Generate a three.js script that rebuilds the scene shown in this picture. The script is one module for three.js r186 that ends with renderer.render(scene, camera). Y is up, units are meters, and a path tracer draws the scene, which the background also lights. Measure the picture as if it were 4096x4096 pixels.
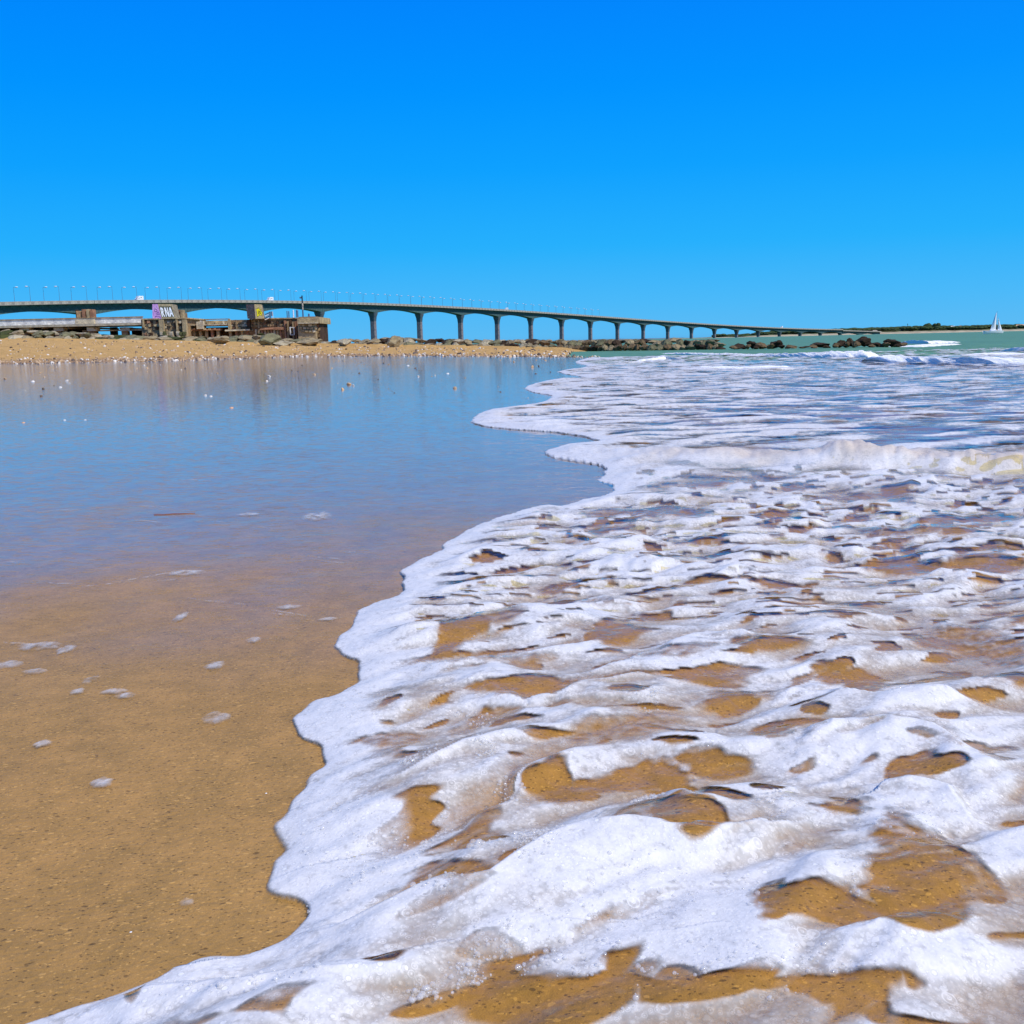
import * as THREE from 'three';
import { mergeGeometries, mergeVertices, toCreasedNormals } from 'three/addons/utils/BufferGeometryUtils.js';

// ---------------------------------------------------------------- camera, sky, sun, exposure
const scene = new THREE.Scene();
const FOV = 53, PITCH = 9.39 * Math.PI / 180, ROLL = 1.31 * Math.PI / 180, EYE = 1.0;
const camera = new THREE.PerspectiveCamera(FOV, 1, 0.05, 30000);
camera.position.set(0, EYE, 0);
camera.rotation.set(-PITCH, 0, -ROLL);
camera.updateMatrixWorld(true);

const SUN = new THREE.Vector3(0.80, 1.22, 0.52).normalize();
{
  const W = 1024, H = 512, data = new Float32Array(W * H * 4);
  const stops = [[-90, .10, .30, .62], [0, .115, .50, .90], [2, .07, .485, .95], [5, .02, .435, .98], [9, .004, .355, 1.0], [13, .0, .29, 1.0], [18, .0, .225, .98], [35, .012, .16, .80], [60, .02, .14, .62], [90, .022, .13, .55]];
  for (let r = 0; r < H; r++) {
    const el = ((r + 0.5) / H - 0.5) * 180;
    let k = 0; while (k < stops.length - 2 && el > stops[k + 1][0]) k++;
    const a = stops[k], b = stops[k + 1], t = THREE.MathUtils.clamp((el - a[0]) / (b[0] - a[0]), 0, 1);
    for (let c = 0; c < W; c++) {
      const az = ((c + 0.5) / W - 0.5) * 2 * Math.PI, ce = Math.cos(el * Math.PI / 180), se = Math.sin(el * Math.PI / 180);
      const cs = Math.cos(az) * ce * SUN.x + se * SUN.y + Math.sin(az) * ce * SUN.z, ang = Math.acos(THREE.MathUtils.clamp(cs, -1, 1));
      const fillHalo = el > 0 ? 2.2 * Math.exp(-ang / 0.14) + 0.30 * Math.exp(-ang / 0.28) : 0;      // whitish glow round the sun behind the camera, added as fill light
      for (let q = 0; q < 3; q++) data[(r * W + c) * 4 + q] = a[1 + q] + (b[1 + q] - a[1 + q]) * t + fillHalo * [1, .97, .9][q];
      data[(r * W + c) * 4 + 3] = 1;
    }
  }
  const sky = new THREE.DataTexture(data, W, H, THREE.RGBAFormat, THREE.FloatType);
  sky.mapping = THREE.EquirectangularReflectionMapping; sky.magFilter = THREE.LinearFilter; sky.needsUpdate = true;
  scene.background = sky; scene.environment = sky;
}
const sun = new THREE.DirectionalLight(new THREE.Color(1, .955, .88), 4.2);
sun.position.copy(SUN).multiplyScalar(300); sun.castShadow = true;
sun.shadow.mapSize.set(4096, 4096);
Object.assign(sun.shadow.camera, { left: -400, right: 400, top: 400, bottom: -400, near: 1, far: 3000 });
scene.add(sun, sun.target);
const renderer = new THREE.WebGLRenderer({ antialias: true });
renderer.setSize(1024, 1024);
renderer.toneMapping = THREE.LinearToneMapping; renderer.toneMappingExposure = 1.0;
renderer.shadowMap.enabled = true;

// ---------------------------------------------------------------- helpers
const clamp = THREE.MathUtils.clamp, lerp = THREE.MathUtils.lerp;
const sst = (a, b, x) => { const t = clamp((x - a) / (b - a), 0, 1); return t * t * (3 - 2 * t); };
function rng(seed) { let s = seed >>> 0; return () => { s = (s + 0x6d2b79f5) | 0; let t = Math.imul(s ^ (s >>> 15), 1 | s); t = (t + Math.imul(t ^ (t >>> 7), 61 | t)) ^ t; return ((t ^ (t >>> 14)) >>> 0) / 4294967296; }; }
const GX = new Float32Array(512), GY = new Float32Array(512), PERM = new Uint16Array(1024);
{
  const r = rng(11);
  for (let i = 0; i < 512; i++) { const a = r() * Math.PI * 2; GX[i] = Math.cos(a); GY[i] = Math.sin(a); PERM[i] = i; }
  for (let i = 511; i > 0; i--) { const j = Math.floor(r() * (i + 1)), t = PERM[i]; PERM[i] = PERM[j]; PERM[j] = t; }
  for (let i = 0; i < 512; i++) PERM[512 + i] = PERM[i];
}
function noise(x, y) {                                             // gradient noise, about -0.7 .. 0.7
  const xi = Math.floor(x), yi = Math.floor(y), fx = x - xi, fy = y - yi, X = xi & 511, Y = yi & 511, X1 = (X + 1) & 511, Y1 = (Y + 1) & 511;
  const u = fx * fx * fx * (fx * (fx * 6 - 15) + 10), v = fy * fy * fy * (fy * (fy * 6 - 15) + 10);
  const a = PERM[PERM[X] + Y], b = PERM[PERM[X1] + Y], c = PERM[PERM[X] + Y1], d = PERM[PERM[X1] + Y1];
  const na = GX[a] * fx + GY[a] * fy, nb = GX[b] * (fx - 1) + GY[b] * fy, nc = GX[c] * fx + GY[c] * (fy - 1), nd = GX[d] * (fx - 1) + GY[d] * (fy - 1);
  return 1.4 * (na + (nb - na) * u + (nc - na) * v + (na - nb - nc + nd) * u * v);
}
const fbm = (x, y, o = 4) => { let s = 0, a = 1, n = 0; for (let i = 0; i < o; i++) { s += a * noise(x + i * 17.3, y - i * 9.1); n += a; a *= .5; x *= 2.03; y *= 2.03; } return s / n; };
const noise3 = (x, y, z) => (noise(x + z * .71, y + 3.1) + noise(y - x * .37, z + 7.7) + noise(z + y * .53, x - 5.2)) / 2;

const names = {};
function numbered(n) { const k = names[n] ?? 0; names[n] = k + 1; return k ? n + '_' + String(k).padStart(3, '0') : n; }
function tag(o, label, category, group, kind) { if (label) o.userData.label = label; if (category) o.userData.category = category; if (group) o.userData.group = group; if (kind) o.userData.kind = kind; return o; }
function mesh(name, geometry, material, parent) {
  const m = new THREE.Mesh(geometry, material); m.castShadow = m.receiveShadow = true;
  m.name = parent ? name : numbered(name); (parent || scene).add(m); return m;
}
function thing(name, at, label, category, group) { const g = new THREE.Group(); g.name = numbered(name); if (at) g.position.copy(at); scene.add(g); return tag(g, label, category, group); }
const merge = (list) => mergeGeometries(list.map((g) => { const q = g.index ? g.toNonIndexed() : g; for (const k of Object.keys(q.attributes)) if (!['position', 'normal', 'uv'].includes(k)) q.deleteAttribute(k); return q; }));
const ORD = ['first', 'second', 'third', 'fourth', 'fifth', 'sixth', 'seventh', 'eighth', 'ninth', 'tenth', 'eleventh', 'twelfth', 'thirteenth', 'fourteenth', 'fifteenth', 'sixteenth', 'seventeenth', 'eighteenth', 'nineteenth', 'twentieth',
  'twenty-first', 'twenty-second', 'twenty-third', 'twenty-fourth', 'twenty-fifth', 'twenty-sixth', 'twenty-seventh', 'twenty-eighth', 'twenty-ninth', 'thirtieth'];

// where a point of the photograph (4096 px a side) lies in the place, at a known depth or on a known level
const F = 2048 / Math.tan(FOV * Math.PI / 360);
function ray(px, py) { return new THREE.Vector3(px - 2048, 2048 - py, -F).applyQuaternion(camera.quaternion); }
function at(px, py, depth) { const r = ray(px, py); return new THREE.Vector3(0, EYE, 0).addScaledVector(r, -depth / r.z); }
function ground(px, py, y = 0) { const r = ray(px, py); return new THREE.Vector3(0, EYE, 0).addScaledVector(r, (y - EYE) / r.y); }
const D = 4096 / 1932;                                              // from the 1932 px overview to photograph pixels
const gd = (x, y, h = 0.012) => { const p = ground(x * D, y * D, h); return [p.x, -p.z]; };

function polyline(pts) {                                            // distance, side and place along a line of [x, d] points
  const n = pts.length, x = pts.map((p) => p[0]), d = pts.map((p) => p[1]), L = [0];
  for (let i = 1; i < n; i++) L.push(L[i - 1] + Math.hypot(x[i] - x[i - 1], d[i] - d[i - 1]));
  const minX = Math.min(...x), maxX = Math.max(...x), minD = Math.min(...d), maxD = Math.max(...d);
  return { L: L[n - 1], minX, maxX, minD, maxD, near(px, pd, reach = 1e9) {
    if (px < minX - reach || px > maxX + reach || pd < minD - reach || pd > maxD + reach) return null;
    let best = 1e18, side = 1, t0 = 0;
    for (let i = 0; i < n - 1; i++) {
      const ax = x[i], ad = d[i], bx = x[i + 1] - ax, bd = d[i + 1] - ad, l2 = bx * bx + bd * bd, t = clamp(((px - ax) * bx + (pd - ad) * bd) / l2, 0, 1);
      const qx = px - ax - bx * t, qd = pd - ad - bd * t, q = qx * qx + qd * qd;
      if (q < best) { best = q; side = bx * qd - bd * qx; const k = t === 0 ? i - 1 : t === 1 ? i + 1 : -1; if (k >= 0 && k < n - 1) { const cx = x[k + 1] - x[k], cd = d[k + 1] - d[k], cl = Math.hypot(cx, cd), l = Math.sqrt(l2), tx = bx / l + cx / cl, td = bd / l + cd / cl, vx = px - (t ? x[i + 1] : ax), vd = pd - (t ? d[i + 1] : ad); side = tx * vd - td * vx; } t0 = L[i] + Math.sqrt(l2) * t; }
    }
    return [Math.sqrt(best), side, t0];
  } };
}

// ---------------------------------------------------------------- textures
function tile(size, fill) {                                        // fill(x, y) -> [r, g, b] 0..255
  const data = new Uint8Array(size * size * 4);
  for (let y = 0; y < size; y++) for (let x = 0; x < size; x++) { const c = fill(x, y), o = (y * size + x) * 4; data[o] = clamp(c[0], 0, 255); data[o + 1] = clamp(c[1], 0, 255); data[o + 2] = clamp(c[2], 0, 255); data[o + 3] = 255; }
  const t = new THREE.DataTexture(data, size, size); t.wrapS = t.wrapT = THREE.RepeatWrapping; t.magFilter = THREE.LinearFilter; t.minFilter = THREE.LinearMipmapLinearFilter; t.generateMipmaps = true; t.needsUpdate = true; return t;
}
const wrapNoise = (x, y, size, cells, seed = 0) => {                // tileable noise: lattice wraps after `cells`
  const k = cells / size; x *= k; y *= k; const xi = Math.floor(x), yi = Math.floor(y), fx = x - xi, fy = y - yi, u = fx * fx * (3 - 2 * fx), v = fy * fy * (3 - 2 * fy);
  const h = (a, b) => { a = ((a % cells) + cells) % cells; b = ((b % cells) + cells) % cells; let q = Math.imul(a + 1, 374761393) ^ Math.imul(b + 7, 668265263) ^ Math.imul(seed + 3, 2147483629); q = Math.imul(q ^ (q >>> 13), 1274126177); return ((q ^ (q >>> 16)) >>> 0) / 4294967296; };
  return lerp(lerp(h(xi, yi), h(xi + 1, yi), u), lerp(h(xi, yi + 1), h(xi + 1, yi + 1), u), v) * 2 - 1;
};
function stamps(size, count, seed, each) {                          // each(rand) -> {rx, ry, a, draw(q, r2)}
  const r = rng(seed), f = new Float32Array(size * size);
  for (let i = 0; i < count; i++) {
    const s = each(r), cx = r() * size, cy = r() * size, R = Math.ceil(Math.max(s.rx, s.ry)) + 1, c = Math.cos(s.a || 0), n = Math.sin(s.a || 0);
    for (let y = -R; y <= R; y++) for (let x = -R; x <= R; x++) {
      const u = (x * c + y * n) / s.rx, v = (y * c - x * n) / s.ry, q = u * u + v * v; if (q > 1) continue;
      const o = ((Math.floor(cy + y) + size) % size) * size + (Math.floor(cx + x) + size) % size;
      f[o] = s.draw(f[o], q);
    }
  }
  return f;
}
const srgb = (t) => { t.colorSpace = THREE.SRGBColorSpace; return t; };
const rep = (t, x, y) => { const c = t.clone(); c.repeat.set(x, y ?? x); c.needsUpdate = true; return c; };

// sand: 1.5 m tile, grains, dark heavy-mineral flecks, pale shell crumbs
const SN = 1536;
const sandFleck = stamps(SN, 16000, 21, (r) => { const l = r() < .55, k = r(); const big = k > .92 ? 1.9 : 1; return { rx: (1.3 + r() * 2.6) * big, ry: (0.9 + r() * 1.0) * big, a: (r() - .5) * .8, draw: (v, q) => (l ? .28 + .35 * r() : -.22 - .30 * r()) * (1 - q * .5) }; });
const sandGrain = new Float32Array(SN * SN); { const r = rng(5); for (let i = 0; i < SN * SN; i++) sandGrain[i] = r() - .5; }
const sandMap = srgb(tile(SN, (x, y) => {
  const f = sandFleck[y * SN + x], g = sandGrain[y * SN + x], n = wrapNoise(x, y, SN, 24, 1) * .5 + wrapNoise(x, y, SN, 90, 2) * .35, v = 1 + .10 * n + .16 * g + f * .85;
  return [218 * v, 216 * (v - .01 * n), 212 * (v - Math.min(f, 0) * .05)];
}));
const sandBump = tile(SN, (x, y) => { const v = 128 + 44 * wrapNoise(x, y * 2.0, SN, 110, 4) + 30 * wrapNoise(x, y, SN, 230, 6) + 90 * sandFleck[y * SN + x] + 34 * sandGrain[y * SN + x]; return [v, v, v]; });
// foam: 0.6 m tile of packed bubbles
const FN = 1024;
const bub = stamps(FN, 15000, 31, (r) => { const k = r(), R = k > .985 ? 6 + r() * 6 : k > .85 ? 3 + r() * 3 : 1.4 + r() * 1.8; return { rx: R, ry: R, draw: (v, q) => Math.max(v, Math.sqrt(Math.max(0, 1 - q)) * R / 9) }; });
const bubRing = stamps(FN, 2100, 33, (r) => { const R = r() > .9 ? 5 + r() * 6 : 2 + r() * 2.6; return { rx: R, ry: R, draw: (v, q) => (q > .5 ? -.5 : .75) }; });
const foamBump = tile(FN, (x, y) => { const v = 60 + 150 * bub[y * FN + x] + 22 * wrapNoise(x, y, FN, 120, 8) + 40 * wrapNoise(x, y, FN, 16, 9); return [v, v, v]; });
const foamMap = srgb(tile(FN, (x, y) => { const n = wrapNoise(x, y, FN, 130, 3), m = wrapNoise(x, y, FN, 36, 5), b = bubRing[y * FN + x], v = 238 + 7 * n + 7 * m + 22 * b; return [v, v - .5 - .8 * m, v - 1.5 - 1.5 * m]; }));
const lather = stamps(FN, 2600, 37, (r) => { const k = r(), R = k > .97 ? 11 + r() * 9 : k > .75 ? 5 + r() * 5 : 2.5 + r() * 2.5; return { rx: R, ry: R, draw: (v, q) => (q > .62 ? .85 : q < .10 ? .95 : .12 + .25 * v) }; });
const foamAlpha = tile(FN, (x, y) => { const o = y * FN + x, v = 146 + 60 * bub[o] + 72 * lather[o] + 22 * wrapNoise(x, y, FN, 26, 19) + 26 * wrapNoise(x, y, FN, 70, 20); return [v, Math.max(18, v), v]; });
// thin water: small capillary ripples
const WN = 1024;
const ripple = (sx, sy, seed) => tile(WN, (x, y) => { const v = 128 + 60 * wrapNoise(x, y, WN, sx, seed) + 34 * wrapNoise(x, y, WN, sx * 2, seed + 1) + 20 * wrapNoise(x, y, WN, sy, seed + 2); return [v, v, v]; });
const filmBump = (() => { const d = stamps(WN, 900, 41, (r) => ({ rx: 8 + r() * 26, ry: 2 + r() * 3.5, a: (r() - .5) * .35, draw: (v, q) => Math.max(v, (1 - q) * (.4 + .6 * r())) })); return tile(WN, (x, y) => { const v = 90 + 60 * wrapNoise(x, y, WN, 20, 4) + 18 * wrapNoise(x, y, WN, 70, 6) + 90 * d[y * WN + x]; return [v, v, v]; }); })();
const swashBump = ripple(22, 90, 12);
const stoneMap = srgb(tile(512, (x, y) => { const n = wrapNoise(x, y, 512, 6, 1) * .5 + wrapNoise(x, y, 512, 17, 2) * .35 + wrapNoise(x, y, 512, 60, 3) * .3, v = 205 + 60 * n; return [v, v - 2, v - 6 - 8 * n]; }));
const stoneBump = tile(512, (x, y) => { const v = 128 + 60 * wrapNoise(x, y, 512, 9, 5) + 40 * wrapNoise(x, y, 512, 31, 6) + 25 * wrapNoise(x, y, 512, 120, 7); return [v, v, v]; });
const std = (o) => new THREE.MeshPhysicalMaterial({ side: THREE.DoubleSide, ...o });
const rgb = (r, g, b) => new THREE.Color().setRGB(r, g, b);

// ---------------------------------------------------------------- the shoreline in plan
const FRONT_MARKS = [[-300, 1990], [-60, 1940], [40, 1925], [130, 1905], [210, 1880], [290, 1850], [345, 1815], [400, 1800], [470, 1795], [520, 1775], [550, 1748], [580, 1722], [572, 1704], [542, 1690], [515, 1672], [510, 1645], [522, 1620], [537, 1600], [521, 1580], [520, 1555], [540, 1518], [568, 1482], [590, 1455], [611, 1437], [600, 1420], [600, 1402],
  [566, 1388], [557, 1352], [580, 1325], [640, 1305], [672, 1278], [679, 1247], [645, 1231], [637, 1205], [662, 1177], [670, 1160], [700, 1135], [752, 1120], [762, 1092], [758, 1074], [790, 1055], [835, 1035], [842, 1020], [890, 995], [912, 984], [990, 960], [1035, 950], [1060, 953], [1100, 940], [1150, 930], [1156, 915], [1132, 903], [1140, 880],
  [1060, 865], [1027, 855], [1070, 838], [1130, 831], [1050, 815], [950, 808], [893, 798], [900, 783], [930, 772], [1018, 760], [1040, 746], [1002, 739], [995, 728], [1050, 715], [1110, 713], [1052, 701], [1110, 691], [1085, 683], [1120, 673], [1165, 667]].map(([x, y]) => gd(x, y));
const FRONT = (() => { const o = []; for (let i = 0; i < FRONT_MARKS.length - 1; i++) { const p = (k) => FRONT_MARKS[clamp(k, 0, FRONT_MARKS.length - 1)], [a, b, c, e] = [p(i - 1), p(i), p(i + 1), p(i + 2)]; for (const t of [0, 1 / 3, 2 / 3]) o.push([0, 1].map((q) => { const v = .5 * (2 * b[q] + (c[q] - a[q]) * t + (2 * a[q] - 5 * b[q] + 4 * c[q] - e[q]) * t * t + (3 * b[q] - a[q] - 3 * c[q] + e[q]) * t ** 3); return v; })); } o.push(FRONT_MARKS[FRONT_MARKS.length - 1]); return o; })();
const EDGE = polyline(FRONT), SWASH = [[FRONT[0][0] - 3, .2], ...FRONT, [400, 140], [400, .2]];
function shore(X, d) {                                              // metres inside the swash (positive) or on the open sand (negative)
  const e = EDGE.near(X, d); let inside = false;
  for (let i = 0, n = SWASH.length, j = n - 1; i < n; j = i++) { const a = SWASH[i], b = SWASH[j]; if ((a[1] > d) !== (b[1] > d) && X < (b[0] - a[0]) * (d - a[1]) / (b[1] - a[1]) + a[0]) inside = !inside; }
  return inside ? e[0] : -e[0];
}

// ---------------------------------------------------------------- sand
const polar = (table) => (u) => { let k = 0; while (k < table.length - 2 && u > table[k + 1][0]) k++; const a = table[k], b = table[k + 1], t = clamp((u - a[0]) / (b[0] - a[0]), 0, 1); return a.slice(1).map((v, i) => v + (b[i + 1] - v) * t); };
const uOf = (px, py) => { const r = ray(px, py); return r.x / -r.z; };
const WET = polar([[-1.2, 95, .5], [uOf(0, 1455), 86, .2], [uOf(700, 1442), 82, .2], [uOf(1200, 1424), 97, .15], [uOf(2000, 1425), 72, .05], [uOf(2340, 1430), 62, 0], [uOf(2600, 1420), 66, -.1], [1.2, 80, -.4]]);
const ROCK = polar([[-1.2, 140, 4.2], [uOf(0, 1362), 125, 2.62], [uOf(500, 1370), 123, 2.05], [uOf(1200, 1384), 118, 1.12], [uOf(2000, 1397), 105, .33], [uOf(2340, 1402), 97, .0], [uOf(2700, 1400), 90, -.12], [uOf(3600, 1387), 78, -.12], [1.2, 78, -2]]);
function sandY(X, d) {
  const u = X / Math.max(d, .4), [wd, wh] = WET(u), [rd, rh] = ROCK(u);
  let y;
  if (d < wd * .72) y = 0;
  else if (d < wd) y = wh * Math.pow((d - wd * .72) / (wd * .28), 1.6);
  else if (d < rd) y = wh + (rh - wh) * sst(-.35, 1.06, (d - wd) / (rd - wd)) * 1.02 - .0 + .05 * noise(X * .2, d * .2) * sst(0, 6, d - wd) - (rh - wh) * .135 * (1 - (d - wd) / (rd - wd));
  else y = rh + .3 - Math.max(0, d - rd - 14) * .12;
  return y;
}
function gridMesh(us, rows, heightOf, keep) {                       // a sheet over [x = u * d, d]
  const nu = us.length, nr = rows.length, pos = new Float32Array(nu * nr * 3), uv = new Float32Array(nu * nr * 2), extra = new Float32Array(nu * nr * 4), ok = new Uint8Array(nu * nr);
  for (let j = 0; j < nr; j++) for (let i = 0; i < nu; i++) {
    const k = j * nu + i, d = rows[j], X = us[i] * d, h = heightOf(X, d);
    pos[k * 3] = X; pos[k * 3 + 1] = h[0]; pos[k * 3 + 2] = -d; uv[k * 2] = X; uv[k * 2 + 1] = d; ok[k] = h[5] === undefined ? 1 : h[5];
    extra[k * 4] = h[1] ?? 1; extra[k * 4 + 1] = h[2] ?? 1; extra[k * 4 + 2] = h[3] ?? 1; extra[k * 4 + 3] = h[4] ?? 1;
  }
  const idx = [];
  for (let j = 0; j < nr - 1; j++) for (let i = 0; i < nu - 1; i++) {
    const a = j * nu + i, b = a + 1, c = a + nu, e = c + 1;
    if (keep === 'all' ? !(ok[a] && ok[b] && ok[c] && ok[e]) : !(ok[a] || ok[b] || ok[c] || ok[e])) continue;
    idx.push(a, b, c, b, e, c);
  }
  const used = new Int32Array(nu * nr).fill(-1); let n = 0; for (const k of idx) if (used[k] < 0) used[k] = n++;
  const P = new Float32Array(n * 3), U = new Float32Array(n * 2), C = new Float32Array(n * 4);
  for (let k = 0; k < nu * nr; k++) { const q = used[k]; if (q < 0) continue; P.set(pos.subarray(k * 3, k * 3 + 3), q * 3); U.set(uv.subarray(k * 2, k * 2 + 2), q * 2); C.set(extra.subarray(k * 4, k * 4 + 4), q * 4); }
  const g = new THREE.BufferGeometry();
  g.setAttribute('position', new THREE.BufferAttribute(P, 3)); g.setAttribute('uv', new THREE.BufferAttribute(U, 2)); g.setAttribute('color', new THREE.BufferAttribute(C, 4));
  g.setIndex(new THREE.BufferAttribute(Uint32Array.from(idx, (k) => used[k]), 1)); g.computeVertexNormals(); return g;
}
const span = (a, b, n) => Array.from({ length: n }, (_, i) => a + (b - a) * i / (n - 1));
const rowsInv = (a, b, n) => Array.from({ length: n }, (_, i) => 1 / (1 / a + (1 / b - 1 / a) * i / (n - 1)));

// ---------------------------------------------------------------- sea
{
  const sea = std({ color: rgb(1, 1, 1), vertexColors: true, roughness: .09, ior: 1.33, specularIntensity: .8, bumpMap: rep(swashBump, 1 / 3.5, 1 / 3.5), bumpScale: .012 });
  const colour = (X, d) => {                                        // sandy and turbid in the shallows, green outside the breakers
    const n = fbm(X * .12, d * .12, 3), m = fbm(X * .5 + 3, d * .5, 2), t = sst(-4, 4, d - 42 + 5 * n), k = 1 + .25 * n + .2 * m;
    return [lerp(.225, .105, t) * k, lerp(.165, .215, t) * k, lerp(.13, .085, t) * k];
  };
  const wave = (X, d) => {
    const s = shore(X, d), far = sst(25, 60, d);
    let h = (.012 + .012 * far) * noise(X * 1.5 + noise(X, d), d * 3.3) + .010 * noise(X * 3.4, d * 6.1 + 5) * (1 - far * .5) + .05 * far * fbm(X * .22, d * .75, 3) + .018 * sst(6.6, 12, d) * noise(X * .6, d * 1.5 + 9);
    h *= sst(0, 1.2, s);
    const c = colour(X, d);
    return [-.012 + h - .3 * sst(7.6, 6.8, d), c[0], c[1], c[2], 1, d > 58 || s > .02 ? 1 : 0];
  };
  tag(mesh('shallow_sea', gridMesh(span(-.3, 1.25, 760), rowsInv(6.6, 46.2, 560), wave), sea), 'grey lilac rippled shallows between the breakers and the foam', 'water', null, 'structure');
  const open = std({ color: rgb(1, 1, 1), vertexColors: true, roughness: .42, ior: 1.33, specularIntensity: .32, bumpMap: rep(swashBump, 1 / 22, 1 / 22), bumpScale: .22 });
  const near = gridMesh(span(-.3, 1.25, 420), rowsInv(46, 170, 200), wave);
  const P = [], I = [], U = [], C = [], A = 64, R = [46, 169, 300, 800, 3000, 14000];
  R.forEach((r, j) => { for (let i = 0; i <= A; i++) { const a = -1.5 + 3.0 * i / A; const d = r, X = Math.tan(a * .93) * d; P.push(X, j === 0 ? -.9 : j === 1 ? -.08 : -.02, -d); U.push(X, d); C.push(.105, .215, .085, 1); if (j && i) { const q = (j - 1) * (A + 1) + i - 1; I.push(q, q + 1, q + A + 1, q + 1, q + A + 2, q + A + 1); } } });
  const f = new THREE.BufferGeometry(); f.setAttribute('position', new THREE.Float32BufferAttribute(P, 3)); f.setAttribute('uv', new THREE.Float32BufferAttribute(U, 2)); f.setAttribute('color', new THREE.Float32BufferAttribute(C, 4)); f.setIndex(I); f.computeVertexNormals();
  tag(mesh('open_sea', mergeGeometries([near.toNonIndexed(), f.toNonIndexed()]), open), 'green open sea from the breakers to the horizon', 'water', null, 'structure');
}
// ---------------------------------------------------------------- foam of the swash
const blob = (x, y, rx, ry, turn, k) => { const c = gd(x, y), a = gd(x + rx * Math.cos(turn), y + rx * Math.sin(turn)), b = gd(x - ry * Math.sin(turn), y + ry * Math.cos(turn)); const ax = a[0] - c[0], ad = a[1] - c[1], bx = b[0] - c[0], bd = b[1] - c[1], det = ax * bd - ad * bx; return { c, m: [bd / det, -bx / det, -ad / det, ax / det], R: Math.max(Math.hypot(ax, ad), Math.hypot(bx, bd)) * 1.8, k }; };
// where the photograph shows bare water between the foam (strength 1) or only a thin lather (about 0.5)
const GAPS = [[1730, 1700, 95, 62, .1, 1], [1560, 1745, 120, 32, -.02, 1], [1700, 1755, 120, 24, -.1, 1], [1830, 1690, 70, 40, .4, .6], [1720, 1610, 60, 40, .5, .6], [1300, 1508, 95, 16, .22, 1], [1370, 1535, 50, 18, .1, 1], [1275, 1580, 62, 30, .2, 1], [1215, 1560, 50, 30, -.3, .6], [1030, 1480, 48, 34, -.3, 1], [1180, 1395, 110, 28, -.15, .5], [1350, 1450, 60, 22, 0, .75], [1040, 1900, 190, 42, -.1, .85], [1150, 1880, 50, 26, .3, .8], [722, 1842, 48, 16, -.05, .8], [860, 1685, 85, 30, -.2, .62], [870, 1585, 70, 20, -.5, .6], [740, 1395, 60, 20, -.05, .5], [930, 1372, 60, 22, -.3, .5], [985, 1316, 90, 14, -.1, .9], [870, 1205, 60, 24, -.55, .85], [940, 1180, 40, 16, -.1, .6], [1162, 1200, 52, 24, -.1, .85], [1240, 1165, 30, 8, 0, .8], [930, 1250, 70, 14, -.1, .55], [1260, 1255, 90, 14, -.05, .45], [1745, 1468, 62, 16, -.1, .95], [1480, 1390, 55, 14, -.25, .95], [1420, 1330, 60, 12, -.1, .6], [1632, 1297, 55, 22, .1, .95], [1570, 1285, 40, 16, 0, .7], [1440, 1238, 70, 14, -.05, .8], [1780, 1280, 50, 9, 0, .9], [1900, 1310, 60, 16, .1, .8], [1850, 1225, 120, 30, .25, .55], [1480, 1905, 60, 20, 0, .7], [1570, 1915, 50, 24, 0, .9], [1720, 1925, 110, 16, 0, .7], [1270, 1910, 50, 20, 0, .6], [1350, 1110, 60, 7, 0, .9], [1480, 1112, 70, 8, 0, .9], [1700, 1075, 120, 14, .03, .8], [1860, 1075, 80, 16, 0, .75], [1590, 1155, 60, 9, 0, .8], [1480, 1160, 40, 6, 0, .8], [1255, 975, 90, 12, .05, .7], [1140, 970, 50, 10, 0, .5], [1630, 945, 100, 13, .05, .6], [1850, 985, 110, 10, 0, .8], [1740, 1010, 120, 8, 0, .6], [1360, 915, 70, 9, -.1, .8], [1480, 880, 160, 5, 0, .4], [275, 1893, 26, 10, -.2, .6]].map(([x, y, a, b, t, k]) => blob(x, y, a * .88, b * .88, t, k));
// where it is thick and white
const HEAPS = [[650, 1580, 110, 90, 0, .6], [620, 1345, 70, 40, 0, .6], [700, 1180, 70, 40, 0, .6], [1350, 1690, 260, 70, 0, .8], [1750, 1530, 110, 60, .1, .7], [1250, 1650, 200, 40, 0, .6], [1500, 1300, 120, 30, .1, .5], [1690, 1330, 110, 26, .1, .5], [1130, 1050, 70, 16, 0, .5], [1250, 1090, 160, 14, 0, .4], [560, 1880, 200, 26, -.1, .6], [250, 1915, 120, 20, -.25, .6], [1100, 1800, 260, 30, -.1, .6], [1620, 1830, 330, 34, 0, 1.1], [1400, 1830, 130, 40, 0, .8], [1890, 1620, 40, 50, .6, .9], [1130, 850, 90, 12, 0, .7], [1000, 798, 100, 8, 0, .7], [1860, 1440, 70, 60, 0, .5], [1550, 1430, 110, 40, 0, .5], [1330, 1225, 100, 22, -.1, .5], [900, 1290, 130, 20, -.1, .4]].map((a) => blob(...a));
const inBlob = (b, X, d) => { const x = X - b.c[0], y = d - b.c[1]; if (x * x + y * y > b.R * b.R) return 0; const u = b.m[0] * x + b.m[1] * y, v = b.m[2] * x + b.m[3] * y, q = u * u + v * v; return q > 2.2 ? 0 : b.k * sst(2.2, .55, q); };
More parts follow.
